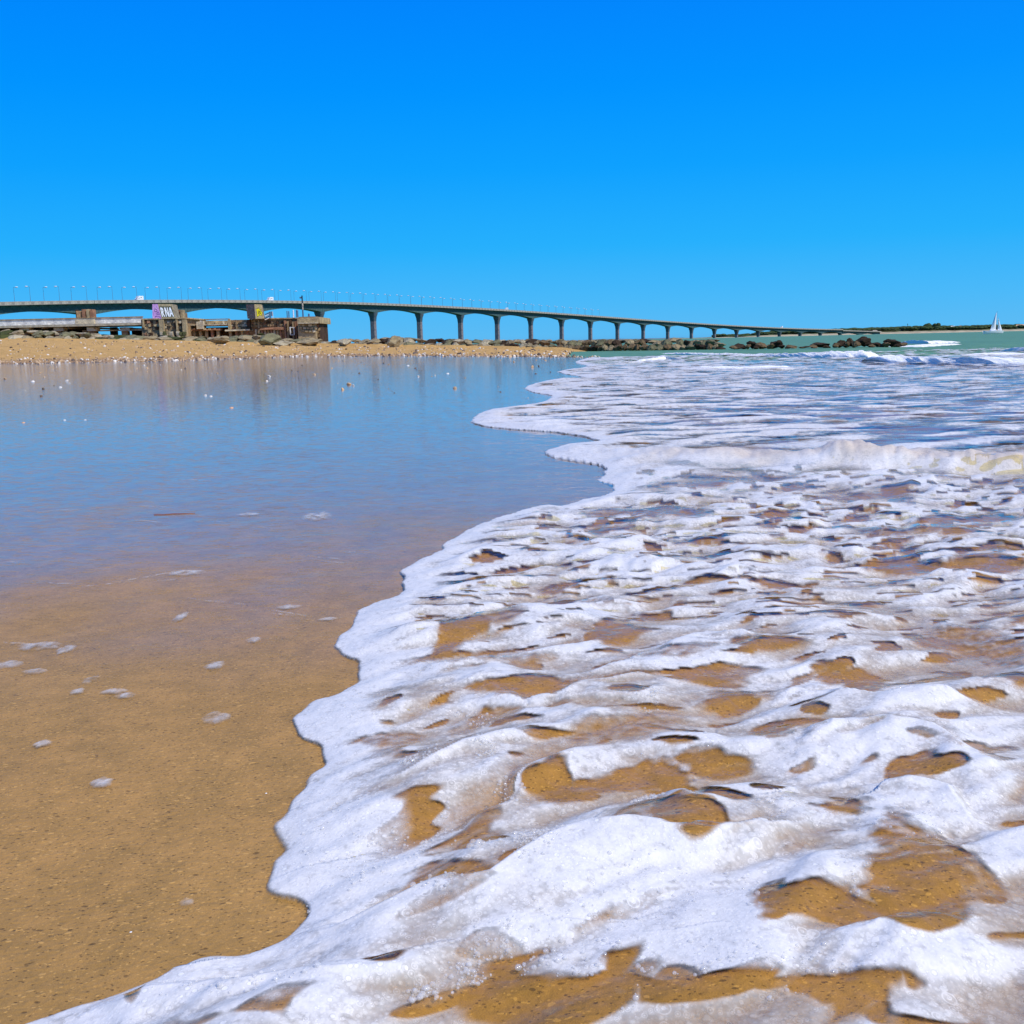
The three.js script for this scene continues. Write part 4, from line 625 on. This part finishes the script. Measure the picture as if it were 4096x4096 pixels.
// pieces of drying foam and weed left on the sand
{
  const mFoamBit = std({ color: rgb(.72, .69, .63), vertexColors: true, transparent: true, roughness: .5, map: rep(foamMap, 1 / .6), alphaMap: rep(foamAlpha, 1 / .6), bumpMap: rep(foamBump, 1 / .6), bumpScale: .001 }), rgba = (g, a) => g.setAttribute('color', new THREE.Float32BufferAttribute(a.flatMap((v) => [1, 1, 1, v]), 4));
  const bits = [[75, 1222, 36, 7, 'long foam patch near the left edge, upper of the left group'], [250 * .5 + 0, 1228, 14, 8, 'rounded end of the long foam patch near the left edge'], [12, 1258, 24, 8, 'foam patch cut by the left edge'], [66, 1270, 20, 5, 'thin foam patch right of the one cut by the left edge'], [172, 1286, 14, 6, 'small foam patch above a pair of thin ones on the left'], [146, 1308, 12, 5, 'short left one of a pair of thin foam patches'], [216, 1308, 24, 5, 'thin right one of a pair of foam patches'], [238, 1316, 18, 5, 'pale foam patch directly below the thin right one'], [405, 1259, 17, 8, 'slanting foam patch alone in the middle of the sand'], [407, 1358, 23, 11, 'largest rounded foam patch left of the jutting foam front'], [193, 1481, 19, 10, 'pale oval foam patch alone on the golden sand'], [80, 1407, 15, 6, 'pale foam patch low at the left above the oval one'], [341, 1167, 10, 8, 'faint squarish foam patch in the upper middle of the sand'], [598, 976, 24, 8, 'foam patch on the wet mirror near the foam front'], [352, 1708, 12, 7, 'faint foam patch low on the golden sand'], [480, 1210, 14, 5, 'small foam patch left of the jutting front in mid distance'], [470, 972, 20, 3, 'narrow foam patch on the wet mirror'], [545, 1148, 20, 4, 'narrow foam patch between the sand and the nearer front'], [620, 1171, 16, 3, 'thin foam patch close to the nearer front'], [350, 1083, 34, 5, 'broad thin foam patch on the upper sand']];
  bits.forEach(([x, y, rx, ry, label], k) => {
    const c = ground(x * D, y * D, 0), ex = ground((x + rx) * D, y * D, 0), ey = ground(x * D, (y - ry) * D, 0), ax = Math.abs(ex.x - c.x), az = Math.abs(ey.z - c.z), pos = [], idx = [], uv = [], al = [], N = 40;
    for (let j = 0; j <= 7; j++) for (let i = 0; i < N; i++) { const a = i / N * Math.PI * 2, t = j / 7, w = 1.1 + .38 * noise(Math.cos(a) * 1.3 + k * 5, Math.sin(a) * 1.3) + .12 * noise(Math.cos(a) * 4 + k, Math.sin(a) * 4); const X = Math.cos(a) * t * w * ax, Z = Math.sin(a) * t * w * az; pos.push(X, .0055 * Math.sqrt(1 - t * t * .98) - .0012 + .001 * noise(X * 60, Z * 60), Z); uv.push(c.x + X, c.z + Z); al.push(.85 * (1 - t ** 3) * clamp(.75 + .9 * noise((c.x + X) * 26, (c.z + Z) * 17) + .4 * noise((c.x + X) * 60, (c.z + Z) * 60), 0, 1)); if (j) { const p = (j - 1) * N + i, q = (j - 1) * N + (i + 1) % N; idx.push(p, q, p + N, q, q + N, p + N); } }
    const g = new THREE.BufferGeometry(); g.setAttribute('position', new THREE.Float32BufferAttribute(pos, 3)); g.setAttribute('uv', new THREE.Float32BufferAttribute(uv, 2)); g.setIndex(idx); rgba(g, al); g.computeVertexNormals();
    const m = tag(mesh('foam_patch', g, mFoamBit), label, 'foam patch', 'foam patches left on the sand'); m.position.copy(c); m.position.y = sandY(c.x, -c.z) + .006;
  });
  const ribbon = (a, b, w, seed) => { const A = ground(a[0] * D, a[1] * D), B = ground(b[0] * D, b[1] * D), n = 40, pos = [], idx = [], uv = [], al = []; for (let i = 0; i <= n; i++) { const t = i / n, c = A.clone().lerp(B, t), bend = .05 * noise(t * 3 + seed, seed) * A.distanceTo(B), ww = w * Math.sin(Math.PI * t) ** .5 * (.6 + .9 * Math.abs(noise(t * 9 + seed, 2))); for (const s of [-1, 0, 1]) { pos.push(c.x, (s ? .005 : .009), c.z + bend + s * ww); uv.push(c.x, c.z + s * ww); al.push(s ? 0 : .9 * clamp(.5 + 1.1 * noise(t * 7 + seed * 3, seed), 0, 1) * Math.sin(Math.PI * t)); } if (i) { const q = (i - 1) * 3; for (const o of [0, 1]) idx.push(q + o, q + o + 3, q + o + 1, q + o + 1, q + o + 3, q + o + 4); } } const g = new THREE.BufferGeometry(); g.setAttribute('position', new THREE.Float32BufferAttribute(pos, 3)); g.setAttribute('uv', new THREE.Float32BufferAttribute(uv, 2)); g.setIndex(idx); rgba(g, al); g.computeVertexNormals(); return g; };
  const lines = [[[0, 1062], [50, 1064]], [[62, 1100], [150, 1106]], [[150, 1110], [260, 1098]], [[210, 1102], [300, 1088]], [[280, 1090], [345, 1078]], [[280, 1100], [350, 1094]], [[500, 1152], [590, 1168]], [[510, 1160], [560, 1164]], [[570, 1050], [650, 1058]], [[600, 1060], [660, 1066]], [[60, 970], [120, 962]], [[100, 965], [200, 960]], [[210, 978], [330, 990]], [[250, 955], [330, 960]], [[400, 985], [430, 988]], [[480, 995], [520, 1000]], [[350, 1132], [470, 1144]], [[0, 1215], [70, 1219]], [[640, 1045], [700, 1042]], [[330, 905], [400, 908]], [[560, 890], [600, 893]]].map(([a, b], i) => ribbon(a, b, .006 + .005 * (i % 3), i * 3.7));
  tag(mesh('foam_streaks', mergeGeometries(lines), mFoamBit), 'fine white scum lines left across the wet sand', 'foam', null, 'stuff');
  const weed = std({ color: rgb(.20, .06, .025), roughness: .5 });
  tag(mesh('seaweed', ribbon([290, 973], [368, 970], .007, 91), weed), 'thin reddish seaweed strand lying on the wet mirror', 'seaweed');
}
// bubbles sitting on the foam
{
  const r = rng(808), clusters = [[915, 1432, 26, 20, 130, 1], [770, 1452, 18, 10, 60, 1], [790, 1440, 40, 30, 60, .8], [905, 1605, 26, 18, 50, 1.5], [1020, 1598, 60, 34, 190, 1], [820, 1545, 60, 60, 110, .9], [960, 1500, 40, 30, 80, 1], [1230, 1335, 30, 22, 90, 1], [900, 1350, 40, 20, 70, 1], [760, 1590, 60, 50, 90, .9], [690, 1640, 50, 40, 60, .9], [940, 1830, 90, 60, 220, 1.1], [905, 1862, 60, 40, 160, 1], [800, 1890, 30, 20, 90, 1.2], [1050, 1790, 160, 60, 150, .9], [1250, 1700, 200, 60, 120, .9], [840, 1690, 70, 30, 90, 1.3], [575, 1697, 14, 8, 26, 1.3], [1000, 1640, 60, 40, 90, 1], [1480, 1530, 60, 40, 80, .9], [880, 1200, 50, 30, 80, .8], [830, 1255, 50, 20, 70, .8], [1090, 1190, 40, 30, 60, .8], [1640, 1690, 60, 60, 90, .9], [1700, 1560, 120, 60, 90, .9], [1150, 1880, 120, 40, 200, 1], [450, 1880, 160, 30, 70, 1], [640, 1560, 80, 100, 110, .8], [700, 1340, 90, 60, 80, .8], [1220, 1510, 30, 24, 70, 1], [1300, 1420, 100, 30, 60, .8], [1750, 1320, 100, 60, 40, .8], [1450, 1850, 250, 60, 180, .9], [1250, 1250, 80, 30, 50, .8]];
  const spots = []; for (const [x, y, rx, ry, n, k] of clusters) for (let i = 0; i < n * .75; i++) { const a = r() * 6.283, t = Math.sqrt(r()) * (.6 + .6 * r()), [X, d] = gd(x + Math.cos(a) * t * rx, y + Math.sin(a) * t * ry, .03), f = foam(X, d); if (!f || f.a < .12) continue; const s = k * (.0013 + .0038 * r() ** 3); spots.push([X, f.h + s * .25 + .0005, -d, s]); }
  const m = std({ color: rgb(.96, .95, .93), roughness: .04, transmission: .8, thickness: 0, ior: 1.33 }), im = new THREE.InstancedMesh(new THREE.SphereGeometry(1, 12, 8), m, spots.length), M = new THREE.Matrix4();
  spots.forEach(([x, y, z, s], i) => im.setMatrixAt(i, M.makeScale(s, s * .9, s).setPosition(x, y, z))); im.name = 'foam_bubbles'; im.castShadow = im.receiveShadow = true; im.userData.kind = 'stuff'; scene.add(im);
}

// ---------------------------------------------------------------- the far coast
{
  const r = rng(61), interp = (T, x) => { let k = 0; while (k < T.length - 2 && x > T[k + 1][0]) k++; return lerp(T[k][1], T[k + 1][1], clamp((x - T[k][0]) / (T[k + 1][0] - T[k][0]), 0, 1)); };
  const TOPS = [[2700, 1356], [2770, 1352], [2860, 1347], [2905, 1343], [2950, 1346], [3000, 1341], [3060, 1333], [3120, 1329], [3290, 1324], [3400, 1320], [3500, 1317], [3600, 1314], [3680, 1311], [3800, 1310], [3900, 1309], [4000, 1307], [4096, 1305], [4400, 1298], [4900, 1286]];
  const dep = (x) => lerp(2950, 2500, clamp((x - 2700) / 1400, 0, 1)), P = [], C = [], I = [], N = 260;
  const prof = [[-40, -.5, 0], [0, .6, 0], [8, .16, 1], [26, .30, 1], [45, .42, 2], [220, .92, 2], [420, 1, 2], [600, .8, 2], [800, -.5, 2]];
  for (let i = 0; i < N; i++) { const x = 2690 + 2200 * i / (N - 1), d0 = dep(x), u = uOf(x, 1330), H = Math.max(1.2, at(x, interp(TOPS, x), d0 + 200).y);
    prof.forEach(([o, f, c], j) => { const d = d0 + o + 20 * noise(i * .11, 3), X = u * d, n = noise(i * .35, j * 1.7); P.push(X, j < 2 ? f : H * f * (1 + (j < 7 ? .16 : 0) * n), -d); const q = [[.50, .42, .26], [.36, .30, .19], [.085, .105, .035]][c], k = 1 + .35 * n; C.push(q[0] * k, q[1] * k, q[2] * k); if (i && j) { const m = prof.length, s = (i - 1) * m + j - 1; I.push(s, s + m, s + 1, s + 1, s + m, s + m + 1); } }); }
  const g = new THREE.BufferGeometry(); g.setAttribute('position', new THREE.Float32BufferAttribute(P, 3)); g.setAttribute('color', new THREE.Float32BufferAttribute(C, 3)); g.setIndex(I); g.computeVertexNormals();
  tag(mesh('headland', g, std({ color: rgb(1, 1, 1), vertexColors: true, roughness: .95, specularIntensity: .2 })), 'low green headland with a pale shore behind the bridge end', 'headland', null, 'structure');
  // woods that read as one mass
  const crown = (seed) => { const q = rng(seed), parts = []; for (let i = 0; i < 5; i++) { const s = new THREE.IcosahedronGeometry(.42 + .2 * q(), 2), p = s.attributes.position; for (let k = 0; k < p.count; k++) { const f = 1 + .35 * noise3(p.getX(k) * 5 + seed, p.getY(k) * 5, p.getZ(k) * 5); p.setXYZ(k, p.getX(k) * f, p.getY(k) * f * .8, p.getZ(k) * f); } s.translate((q() - .5) * .9, .3 + q() * .35, (q() - .5) * .9); parts.push(s); } const m = merge(parts); m.computeVertexNormals(); return m; };
  const mWood = std({ color: rgb(.05, .072, .028), roughness: 1, specularIntensity: .1 }), cr = [crown(3), crown(8), crown(13)];
  const woods = []; for (let i = 0; i < 520; i++) { const x = 2860 + 1700 * r(); if (r() < .25 && x < 3100) continue; const o = 60 + 380 * r() ** 1.5, d = dep(x) + o, H = at(x, interp(TOPS, x), dep(x) + 200).y; woods.push([uOf(x, 1330) * d, H * (.60 + .36 * Math.min(1, o / 320)), -d, 5 + 8 * r()]); }
  const im = new THREE.InstancedMesh(cr[0], mWood, woods.length), M = new THREE.Matrix4(), q4 = new THREE.Quaternion(); woods.forEach(([x, y, z, s], i) => { q4.setFromAxisAngle(new THREE.Vector3(0, 1, 0), i * 1.7); im.setMatrixAt(i, M.compose(new THREE.Vector3(x, y - 1, z), q4, new THREE.Vector3(s * 1.5, s * .7, s * 1.5))); }); im.name = 'far_woodland'; im.userData.kind = 'stuff'; im.castShadow = im.receiveShadow = true; scene.add(im);
  const tree = (x, w, yt, label, v) => { const d = dep(x) + 120, b = at(x, interp(TOPS, x) + 4, d), top = at(x, yt, d).y, t = thing('tree', b, label, 'tree'); const c = cr[v].clone(); const h = top - b.y; c.scale(w * px(d) / 1.5, h * .95, w * px(d) / 1.5); c.translate(0, h * .12, 0); mesh('crown', c, mWood, t); const k = new THREE.CylinderGeometry(.35, .6, h * .5, 8); k.translate(0, h * .2, 0); mesh('trunk', k, concrete(.1, .07, .05), t); };
  tree(3716, 32, 1295, 'left of two dark trees rising from the headland', 1); tree(3745, 26, 1292, 'right, taller of two dark trees rising from the headland', 2); tree(2918, 38, 1338, 'rounded dark tree low on the coast under the bridge', 1); tree(3958, 20, 1300, 'small dark tree on the coast left of the sails', 2);
  const house = (x, w, yb, yt, wallC, roofC, label, ridge = .38) => {
    const d = dep(x) + 90, b = at(x, yb, d), W = w * px(d), H = at(x, yt, d).y - b.y, t = thing('house', b, label, 'house'), hw = H * (1 - ridge);
    const box = new THREE.BoxGeometry(W, hw + 3, 9); box.translate(0, hw / 2 - 1.5, 0); mesh('wall', box, std({ color: rgb(...wallC), roughness: .9 }), t);
    const s = new THREE.Shape(); s.moveTo(-5.2, hw); s.lineTo(5.2, hw); s.lineTo(0, H); s.closePath(); const rf = new THREE.ExtrudeGeometry(s, { depth: W + .8, bevelEnabled: false }); rf.translate(0, 0, -(W + .8) / 2); rf.rotateY(Math.PI / 2); mesh('roof', rf, std({ color: rgb(...roofC), roughness: .9 }), t);
    const n = Math.max(2, Math.round(W / 4)); for (let i = 0; i < n; i++) { const q = new THREE.BoxGeometry(1.3, hw * .4, .3); q.translate(-W / 2 + (i + .5) * W / n, hw * .5, 4.45); mesh('window', q, std({ color: rgb(.05, .06, .08), roughness: .2 }), t); }
    t.rotation.y = -Math.atan2(b.x, -b.z);
  };
  house(3803, 26, 1316, 1304, [.85, .84, .80], [.80, .78, .74], 'long white house left of centre among the headland trees', .25); house(3832, 22, 1318, 1303, [.85, .84, .80], [.42, .30, .22], 'white gabled house right beside the long white one', .42); house(3609, 12, 1327, 1320, [.8, .78, .72], [.5, .42, .33], 'small pale house, left of a low pair by the shore'); house(3632, 20, 1327, 1318, [.86, .85, .82], [.62, .56, .48], 'bright white house, right of a low pair by the shore'); house(4084, 34, 1311, 1298, [.72, .55, .38], [.66, .42, .24], 'sand coloured house with orange roof at the right edge', .45); house(3722, 18, 1324, 1319, [.75, .72, .66], [.5, .46, .4], 'low grey house on the shore below the two dark trees'); house(3500, 16, 1326, 1321, [.7, .64, .5], [.6, .5, .36], 'low tan house where the bridge meets the land');
  { const d = dep(3630) + 60, b = at(3630, 1312, d), h = at(3630, 1294, d).y - b.y, t = thing('mast', b, 'thin dark mast standing on the headland left of the trees', 'mast'), s = new THREE.CylinderGeometry(.35, .6, h, 8); s.translate(0, h / 2, 0); mesh('shaft', s, mWood, t); const c = new THREE.BoxGeometry(1.6, 2, 1.6); c.translate(0, h * .82, 0); mesh('antenna', c, mWood, t); }
  const low = []; { const pos = [], idx = []; for (let i = 0; i < 120; i++) { const x = -200 + 3000 * i / 119, d = 7000, u = uOf(x, 1380), h = 4 + 7 * Math.abs(noise(i * .4, 2)) + 5 * noise(i * .13, 7); for (const [o, y] of [[-60, -1], [0, h], [200, h], [400, -1]]) pos.push(u * (d + o), Math.max(y, -1), -d - o); if (i) for (let j = 0; j < 3; j++) { const q = (i - 1) * 4 + j; idx.push(q, q + 4, q + 1, q + 1, q + 4, q + 5); } } const q = new THREE.BufferGeometry(); q.setAttribute('position', new THREE.Float32BufferAttribute(pos, 3)); q.setIndex(idx); q.computeVertexNormals(); low.push(q); }
  tag(mesh('far_shore', low[0], std({ color: rgb(.12, .17, .17), roughness: 1 })), 'thin dark shore on the horizon beyond the bridge piers', 'shore', null, 'structure');
}
// ---------------------------------------------------------------- the sailboat
{
  const d = 400, b = at(3972, 1333, d), k = px(d), t = thing('sailboat', new THREE.Vector3(b.x, 0, b.z), 'white sailboat with two narrow sails out on the green sea', 'sailboat');
  const X = (x) => (x - 3972) * k, Y = (y) => (1333 - y) * k;
  const pos = [], idx = [], S = 24, Q = 9; for (let i = 0; i <= S; i++) { const s = i / S, x = lerp(X(3932), X(4010), s), w = 1.15 * Math.pow(Math.sin(Math.PI * (.10 + .82 * (1 - s) * .95 + .06)), .6) * (s < .04 ? .25 : 1), sheer = Y(1322) + .15 * Math.pow(s - .5, 2) * 4; for (let j = 0; j < Q; j++) { const a = Math.PI * j / (Q - 1); pos.push(x + (j === 0 || j === Q - 1 ? -.15 * (1 - s) : 0), Math.max(-.35, sheer - Math.sin(a) ** .7 * (sheer + .35)), Math.cos(a) * w); if (i && j) { const p = (i - 1) * Q + j - 1; idx.push(p, p + Q, p + 1, p + 1, p + Q, p + Q + 1); } } }
  const hull = new THREE.BufferGeometry(); hull.setAttribute('position', new THREE.Float32BufferAttribute(pos, 3)); hull.setIndex(idx); hull.computeVertexNormals(); const white = std({ color: rgb(.84, .84, .82), roughness: .35, clearcoat: .4 }), cloth = std({ color: rgb(.86, .86, .84), roughness: .8 });
  mesh('hull', hull, white, t); const dk = new THREE.BoxGeometry(X(4004) - X(3938), .06, 1.7); dk.translate((X(4004) + X(3938)) / 2, Y(1323.5), 0); mesh('deck', dk, white, t); const cab = new THREE.BoxGeometry(2.2, .4, 1.2); cab.translate(X(3972), Y(1320.5), 0); mesh('cabin', cab, white, t);
  const mast = new THREE.CylinderGeometry(.04, .06, Y(1244) - .8, 8); mast.translate(X(3984), (Y(1244) + .8) / 2, 0); mesh('mast', mast, std({ color: rgb(.3, .3, .32), roughness: .4, metalness: .6 }), t);
  const sail = (top, bl, br, bulge) => { const p = [], u = [], ix = [], n = 14; for (let i = 0; i <= n; i++) for (let j = 0; j <= n; j++) { const v = i / n, s = j / n, ax = lerp(top[0], bl[0], Math.pow(v, .85)), bx2 = lerp(top[0], br[0], Math.pow(v, 1.15)), yy = lerp(top[1], bl[1], v); p.push(X(lerp(ax, bx2, s)), Y(yy), bulge * Math.sin(Math.PI * s) * Math.sin(Math.PI * Math.min(v, .92))); u.push(s, v); if (i && j) { const q = (i - 1) * (n + 1) + j - 1; ix.push(q, q + 1, q + n + 1, q + 1, q + n + 2, q + n + 1); } } const g = new THREE.BufferGeometry(); g.setAttribute('position', new THREE.Float32BufferAttribute(p, 3)); g.setIndex(ix); g.computeVertexNormals(); return g; };
  mesh('mainsail', sail([3982, 1247], [3960, 1319], [3982, 1319], .5), cloth, t); mesh('headsail', sail([3989, 1266], [3990, 1320], [4008, 1320], .4), cloth, t);
  const boom = new THREE.CylinderGeometry(.04, .04, 2.2, 8); boom.rotateZ(Math.PI / 2); boom.translate(X(3972), Y(1319.5), 0); mesh('boom', boom, white, t);
}
renderer.render(scene, camera);
